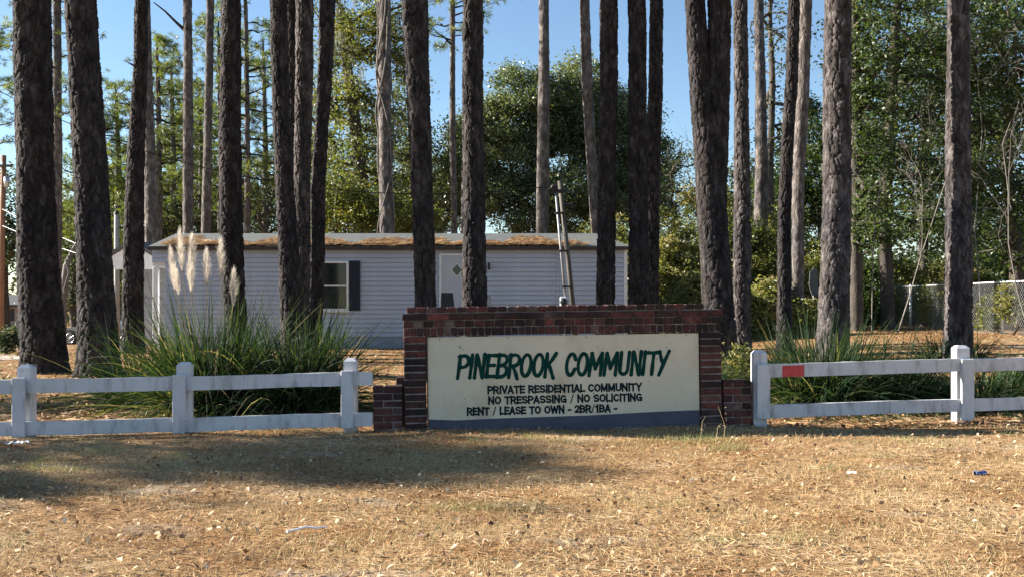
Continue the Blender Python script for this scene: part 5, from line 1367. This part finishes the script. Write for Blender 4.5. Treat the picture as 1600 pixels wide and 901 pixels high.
M['carpaint'] = surf('silver_car_paint', [(0.3, (0.2, 0.215, 0.24)), (0.7, (0.23, 0.245, 0.27))], 3, rough=0.3, metallic=0.6)
M['tyre'] = surf('tyre_rubber', [(0.3, (0.015, 0.015, 0.015)), (0.7, (0.03, 0.03, 0.03))], 12, rough=0.85)
M['rim'] = surf('alloy_rim', [(0.3, (0.5, 0.51, 0.53)), (0.7, (0.6, 0.61, 0.63))], 6, rough=0.3, metallic=0.8)
M['lamp'] = surf('clear_lamp', [(0.3, (0.6, 0.62, 0.65)), (0.7, (0.72, 0.74, 0.77))], 6, rough=0.15)
def car():
    Y = 50.0; fx = (127 - 800) / F * Y; z = CZ + (HOR - 537) / F * Y
    yaw = math.radians(-12)
    # local x: forwards is -x, front axle at x=0
    root = thing('parked_car', (fx, Y, z), 'silver sedan parked on the drive between the two massive left pines', 'car', rot=(0, 0, yaw))
    prof = [(-0.92, 0.30), (-0.95, 0.55), (-0.86, 0.72), (-0.4, 0.83), (0.35, 0.93), (1.05, 1.38), (1.6, 1.46), (2.3, 1.43), (3.0, 1.1), (3.55, 1.06), (3.68, 0.9), (3.68, 0.4), (3.5, 0.26), (-0.8, 0.24)]
    ns = 9; V = []; hw = 0.9
    for s in np.linspace(-1, 1, ns):
        for x, zz in prof:
            inset = 0.04 * abs(s) ** 4 * (2 if zz < 0.4 else 1)
            tum = max(0, zz - 0.95) * 0.42
            V.append((x * (1 - 0.0 * s) + (0.10 * abs(s) ** 3 if x < -0.5 else (-0.1 * abs(s) ** 3 if x > 3.4 else 0)), s * (hw - tum - inset), zz - 0.03 * abs(s) ** 4 * (zz > 0.6)))
    n = len(prof); f = [tuple(range(n)), tuple(range(ns * n - 1, (ns - 1) * n - 1, -1))]
    f += [(i * n + j, (i + 1) * n + j, (i + 1) * n + (j + 1) % n, i * n + (j + 1) % n) for i in range(ns - 1) for j in range(n)]
    part('body', np.array(V), f, M['carpaint'], root, local=True)
    for sy in (-1, 1):
        def side(zz): return sy * (hw - max(0, zz - 0.95) * 0.42 - 0.03)
        for pts in ([(0.72, 0.98), (1.55, 1.0), (1.55, 1.38), (1.15, 1.34)], [(1.62, 1.0), (2.5, 1.03), (2.35, 1.36), (1.62, 1.39)]):
            Vv = [(x, side(q) + sy * 0.006, q) for x, q in pts] + [(x, side(q) - sy * 0.02, q) for x, q in pts]
            part('side_window', Vv, [(0, 1, 2, 3), (7, 6, 5, 4), (0, 4, 5, 1), (1, 5, 6, 2), (2, 6, 7, 3), (3, 7, 4, 0)], M['glass'], root, local=True)
        for x in (0.62, 1.6):
            MB().box(x, x + 0.012, sy * 0.872 - 0.006, sy * 0.872 + 0.006, 0.4, 0.92).part('door_seam', M['dark'], root)
        MB().bbox(-0.9, -0.55, min(sy * 0.6, sy * 0.86), max(sy * 0.6, sy * 0.86), 0.6, 0.76, 0.02).part('headlight', M['lamp'], root)
        MB().bbox(0.75, 0.93, sy * 0.93 - 0.09, sy * 0.93 + 0.09, 0.95, 1.07, 0.02).part('mirror', M['carpaint'], root)
        for wx in (0.0, 2.72):
            th = np.linspace(0, 2 * np.pi, 25)[:-1]
            y0, y1 = sy * 0.70, sy * 0.905
            ring = lambda rr, yy: [(wx + rr * math.cos(t), yy, 0.33 + rr * math.sin(t)) for t in th]
            rows = [ring(0.3, y0), ring(0.33, y0 + sy * 0.03), ring(0.33, y1 - sy * 0.03), ring(0.3, y1), ring(0.235, y1)]
            Vt = [p for r_ in rows for p in r_]; k = 24
            ft_ = [(a * k + i, a * k + (i + 1) % k, a * k + k + (i + 1) % k, a * k + k + i) for a in range(4) for i in range(k)]
            arch = MB().tube([(wx, sy * 0.62, 0.36), (wx, sy * 0.884, 0.36)], 0.385, 24)
            arch.part('wheel_arch', M['dark'], root)
            wo = part('wheel', Vt, ft_, M['tyre'], root, True, local=True)
            MB().tube([(wx, y1 - sy * 0.07, 0.33), (wx, y1 - sy * 0.05, 0.33)], 0.24, 24).part('brake_backing', M['dark'], wo)
            for q in range(10):
                a = q * 2 * math.pi / 10
                MB().tube([(wx + 0.04 * math.cos(a), y1 - sy * 0.01, 0.33 + 0.04 * math.sin(a)), (wx + 0.235 * math.cos(a), y1 - sy * 0.012, 0.33 + 0.235 * math.sin(a))], 0.016, 5).part('spoke', M['rim'], wo)
            MB().tube([(wx, y1 - sy * 0.03, 0.33), (wx, y1 + sy * 0.004, 0.33)], [0.06, 0.05], 12).part('hub', M['rim'], wo)
            rimv = [ring(0.24, y1 - sy * 0.03), ring(0.24, y1 + sy * 0.003), ring(0.222, y1 + sy * 0.003), ring(0.222, y1 - sy * 0.03)]
            part('rim', [p for r_ in rimv for p in r_], [(a * k + i, a * k + (i + 1) % k, a * k + k + (i + 1) % k, a * k + k + i) for a in range(3) for i in range(k)], M['rim'], wo, True, local=True)
    Vw = [(0.4, -0.74, 0.965), (0.4, 0.74, 0.965), (1.02, 0.62, 1.375), (1.02, -0.62, 1.375)]
    Vw = [(x - 0.012, y, q + 0.018) for x, y, q in Vw] + Vw
    part('windscreen', Vw, [(0, 1, 2, 3), (7, 6, 5, 4), (0, 4, 5, 1), (1, 5, 6, 2), (2, 6, 7, 3), (3, 7, 4, 0)], M['glass'], root, local=True)
    MB().box(-0.965, -0.93, -0.45, 0.45, 0.42, 0.6).part('grille', M['dark'], root)
car()

# ------------------------------------------------------------------ litter on the ground
def flat_bits(name, x, y, L, w, mat, label, cat_, tone, lift=(0.004, 0.03), curl=0.0):
    n = len(x)
    a = rng.uniform(0, 2 * np.pi, n); z = gz(x, y) + rng.uniform(*lift, n)
    l = L * rng.uniform(0.5, 1.2, n)
    d = np.stack([np.cos(a), np.sin(a), rng.normal(0, 0.10 + curl, n)], -1) * (l / 2)[:, None]
    s = np.stack([-np.sin(a), np.cos(a), rng.normal(0, 0.25 + curl, n)], -1) * (w * rng.uniform(0.7, 1.3, n))[:, None]
    c = np.stack([x, y, z], -1); mid = c + np.stack([rng.normal(0, 0.08, n), rng.normal(0, 0.08, n), rng.uniform(0, 0.06, n)], -1) * l[:, None]
    V = np.stack([c - d, mid + s, c + d, mid - s], 1).reshape(-1, 3)
    o = link(name, mesh(name, V, np.arange(4 * n).reshape(-1, 4), False, tone), M[mat])
    return tag(o, label, cat_, kind='stuff')
def scatter(n, x0, x1, y0, y1, fan=True, pw=1.0):
    t = rng.uniform(0, 1, n) ** pw
    y = y0 + (y1 - y0) * t
    if fan:
        hw = y * 0.68 + 1.0
        x = rng.uniform(-1, 1, n) * hw
    else:
        x = rng.uniform(x0, x1, n)
    return x, y
def blotch(x, y):
    return np.sin(x * 1.7 + 0.6 * np.sin(y * 2.1)) * np.sin(y * 2.3 + x * 0.8) + 0.6 * np.sin(x * 4.1 + 2) * np.sin(y * 4.9)
x, y = scatter(150000, 0, 0, 3.4, 10.5, pw=1.1)
k = rng.uniform(-1.4, 1.4, len(x)) < 0.5 - 0.5 * blotch(x, y); x, y = x[k], y[k]
flat_bits('pine_straw', x, y, 0.11, 0.0019, 'straw', 'fallen pine straw strewn over the front lawn', 'pine straw', np.clip(rng.normal(0.55, 0.25, len(x)) - 0.26 * blotch(x * 1.3 + 3, y * 1.2), 0, 1), (0.002, 0.018))  # front lawn
x, y = scatter(60000, 0, 0, 9.6, 34, pw=1.4)
k = ~((y > TY - 0.2) & (x > -9.8) & (x < 3.3)); x, y = x[k], y[k]
flat_bits('pine_straw', x, y, 0.22, 0.008, 'straw', 'pine straw and leaf litter under the trees behind the fences', 'pine straw', np.clip(rng.normal(0.42, 0.22, len(x)), 0, 1), (0.002, 0.03))
x, y = scatter(6000, 0, 0, 3.6, 10.5)
flat_bits('fallen_leaves', x, y, 0.042, 0.010, 'leaf_litter', 'dry fallen leaves scattered over the front lawn', 'leaves', rng.uniform(0, 1, len(x)), (0.006, 0.03), 0.3)
x, y = scatter(9000, 0, 0, 9.6, 32, pw=1.3)
k = ~((y > TY - 0.2) & (x > -9.8) & (x < 3.3)); x, y = x[k], y[k]
flat_bits('fallen_leaves', x, y, 0.09, 0.024, 'leaf_litter', 'dry fallen leaves under the trees behind the fences', 'leaves', rng.uniform(0, 0.9, len(x)), (0.006, 0.03), 0.3)
def turf(name, x, y, h, w, mat, label, tone):
    n = len(x); z = gz(x, y) - 0.004
    a = rng.uniform(0, 2 * np.pi, n); hh = h * rng.uniform(0.4, 1.3, n)
    s = np.stack([np.cos(a), np.sin(a), np.zeros(n)], -1) * w
    c = np.stack([x, y, z], -1)
    tip = c + np.stack([rng.normal(0, 0.6, n) * hh, rng.normal(0, 0.6, n) * hh, hh], -1)
    o = link(name, mesh(name, np.stack([c - s, c + s, tip], 1).reshape(-1, 3), np.arange(3 * n).reshape(-1, 3), False, tone), M[mat])
    return tag(o, label, 'grass', kind='stuff')
x, y = scatter(150000, 0, 0, 3.4, 9.6, pw=1.15)
b_ = blotch(x, y); k = rng.uniform(-1.5, 1.5, len(x)) < b_ + 0.1; x, y, b_ = x[k], y[k], b_[k]
turf('dormant_grass', x, y, 0.038, 0.0018, 'drygrass', 'short straw-coloured dormant grass of the front lawn', np.clip(rng.normal(0.5, 0.22, len(x)) + 0.12 * np.maximum(b_, 0), 0, 1))
# green tufts
tx_, ty_ = [], []
for px, Y, n, rr_ in ((1075, 8.75, 500, 0.22), (1110, 8.6, 300, 0.15), (1140, 8.2, 260, 0.1), (1420, 8.6, 160, 0.08), (1590, 8.9, 160, 0.15), (830, 8.75, 120, 0.07), (880, 8.6, 90, 0.06), (145, 7.9, 200, 0.12), (270, 7.5, 140, 0.08), (70, 7.4, 160, 0.12), (60, 7.1, 120, 0.1), (110, 7.0, 100, 0.08), (740, 8.5, 60, 0.06),
                     (1030, 5.9, 110, 0.1), (740, 5.8, 130, 0.12), (820, 5.9, 120, 0.1), (1480, 8.2, 70, 0.06), (1340, 8.3, 60, 0.05), (690, 5.7, 100, 0.1), (1250, 5.0, 110, 0.12), (1120, 5.0, 100, 0.1), (1540, 5.2, 100, 0.12), (1300, 7.2, 80, 0.08), (1370, 7.6, 80, 0.08)):
    c = (px - 800) / F * Y
    tx_.append(rng.normal(c, rr_, n)); ty_.append(rng.normal(Y, rr_ * 0.6, n))
x, y = np.concatenate(tx_), np.concatenate(ty_)
turf('green_grass', x, y, 0.06, 0.0016, 'greengrass', 'sparse tufts of green grass on the front lawn', rng.uniform(0, 1, len(x)))
x, y = scatter(16000, 0, 0, 10, 24); b_ = blotch(x * 0.6, y * 0.6); k = b_ > 0.35; x, y = x[k], y[k]
turf('green_grass', x, y, 0.10, 0.006, 'greengrass', 'patches of short grass under the trees behind the fences', rng.uniform(0, 0.7, len(x)))
# tall dry weeds by the sign
for i, (px, Y, h, lab) in enumerate(((1094, 8.6, 0.22, 'thin dry weed stalk at the right end of the sign board'), (1131, 8.7, 0.30, 'thin dry weed stalk before the right pier'), (1118, 8.5, 0.17, 'short dry weed stalk beside the right pier'), (375, 7.6, 0.14, 'thin dry weed stalk in the lawn shadow'), (508, 7.5, 0.16, 'thin dry weed stalk right of the lawn shadow'), (622, 7.6, 0.13, 'thin dry weed stalk before the left pier'))):
    g_ = ground_at(px, Y)
    wd = thing('dry_weed', g_, lab, 'weed', 'dry weed stalks')
    V, Fc = tube(np.array([[0, 0, 0], [0.01, 0, h * 0.4], [0.02 - 0.05 * (i % 2), 0.01, h * 0.8], [0.05 - 0.1 * (i % 2), 0.01, h]]), [0.0016, 0.0014, 0.0011, 0.0006], 5)
    part('stalk', V, Fc, M['straw'], wd, local=True, var=np.full(len(Fc), 0.9))
    r = np.random.default_rng(i); C = np.stack([r.normal(0.01, 0.012, 9), r.normal(0, 0.012, 9), r.uniform(0.2, 0.95, 9) * h], -1)
    V, Fc = leaves(C, 0.02, 0.2, 0.25, r); part('leaf', V, Fc, M['drygrass'], wd, local=True, var=r.uniform(0.4, 1, 9))
# litter
M['paper'] = surf('white_paper', [(0.3, (0.66, 0.68, 0.72)), (0.7, (0.8, 0.81, 0.84))], 8, rough=0.7)
M['canblue'] = surf('blue_can', [(0.3, (0.03, 0.06, 0.2)), (0.5, (0.06, 0.12, 0.34)), (0.58, (0.5, 0.52, 0.56))], 40, rough=0.3, metallic=0.5)
def crumple(name, label, cat_, px, Y, sx, sy, h, m, seed, rz=0.0):
    r = np.random.default_rng(seed); n = 9
    u, v = np.meshgrid(np.linspace(-0.5, 0.5, n), np.linspace(-0.5, 0.5, n))
    X = u * sx; Yy = v * sy; Z = h * (0.5 + 0.5 * np.sin(u * 9 + v * 4 + seed)) * r.uniform(0.5, 1, u.shape) + 0.02
    ii = np.arange(n * n).reshape(n, n); Fm = np.stack([ii[:-1, :-1], ii[:-1, 1:], ii[1:, 1:], ii[1:, :-1]], -1).reshape(-1, 4)
    o = link(name, mesh(name, np.stack([X, Yy, Z], -1), Fm), M[m], None, ground_at(px, Y)); o.rotation_euler = (0, 0, rz)
    return tag(o, label, cat_)
crumple('paper_scrap', 'white paper scrap in the shade below the left fence, nearest the edge', 'litter', 18, 8.35, 0.1, 0.09, 0.02, 'paper', 1)
crumple('paper_scrap', 'white paper scrap just right of another below the left fence', 'litter', 35, 8.4, 0.1, 0.08, 0.02, 'paper', 2, 0.6)
crumple('plastic_scrap', 'pale plastic scrap on the lawn below the right fence', 'litter', 1330, 6.9, 0.06, 0.04, 0.012, 'paper', 4)
cn = thing('crushed_can', ground_at(1532, 6.75), 'crushed blue drink can lying on the lawn at the right', 'can', rot=(0, 0, 0.15))
V, Fc = tube(np.array([[-0.055, 0, 0.03], [-0.05, 0, 0.03], [-0.02, 0.004, 0.026], [0.01, -0.004, 0.025], [0.045, 0, 0.03], [0.052, 0, 0.03]]), [0.022, 0.029, 0.027, 0.026, 0.029, 0.022], 14)
V = V * [0.75, 0.75, 0.6]; V[:, 2] += 0.004
part('can_body', V, Fc, M['canblue'], cn, True, local=True)
MB().tube([(0.039, 0, 0.022), (0.041, 0, 0.022)], [0.015, 0.013], 14).part('can_end', M['galv'], cn)
st = thing('white_stick', ground_at(480, 5.1), 'thin bleached white stick lying on the lawn at the left', 'stick')
q = np.array(st.location)
V, Fc = tube(np.array([[-0.095, -0.03, 0.03], [-0.05, -0.015, 0.035], [-0.01, 0.02, 0.042], [0.04, 0.02, 0.034], [0.095, 0.05, 0.036]]), [0.005, 0.006, 0.005, 0.006, 0.003], 7)
part('stem', V, Fc, M['paper'], st, True, local=True)
V, Fc = tube(np.array([[-0.095, -0.03, 0.03], [-0.085, -0.06, 0.028]]), [0.006, 0.004], 6); part('twig_end', V, Fc, M['paper'], st, True, local=True)
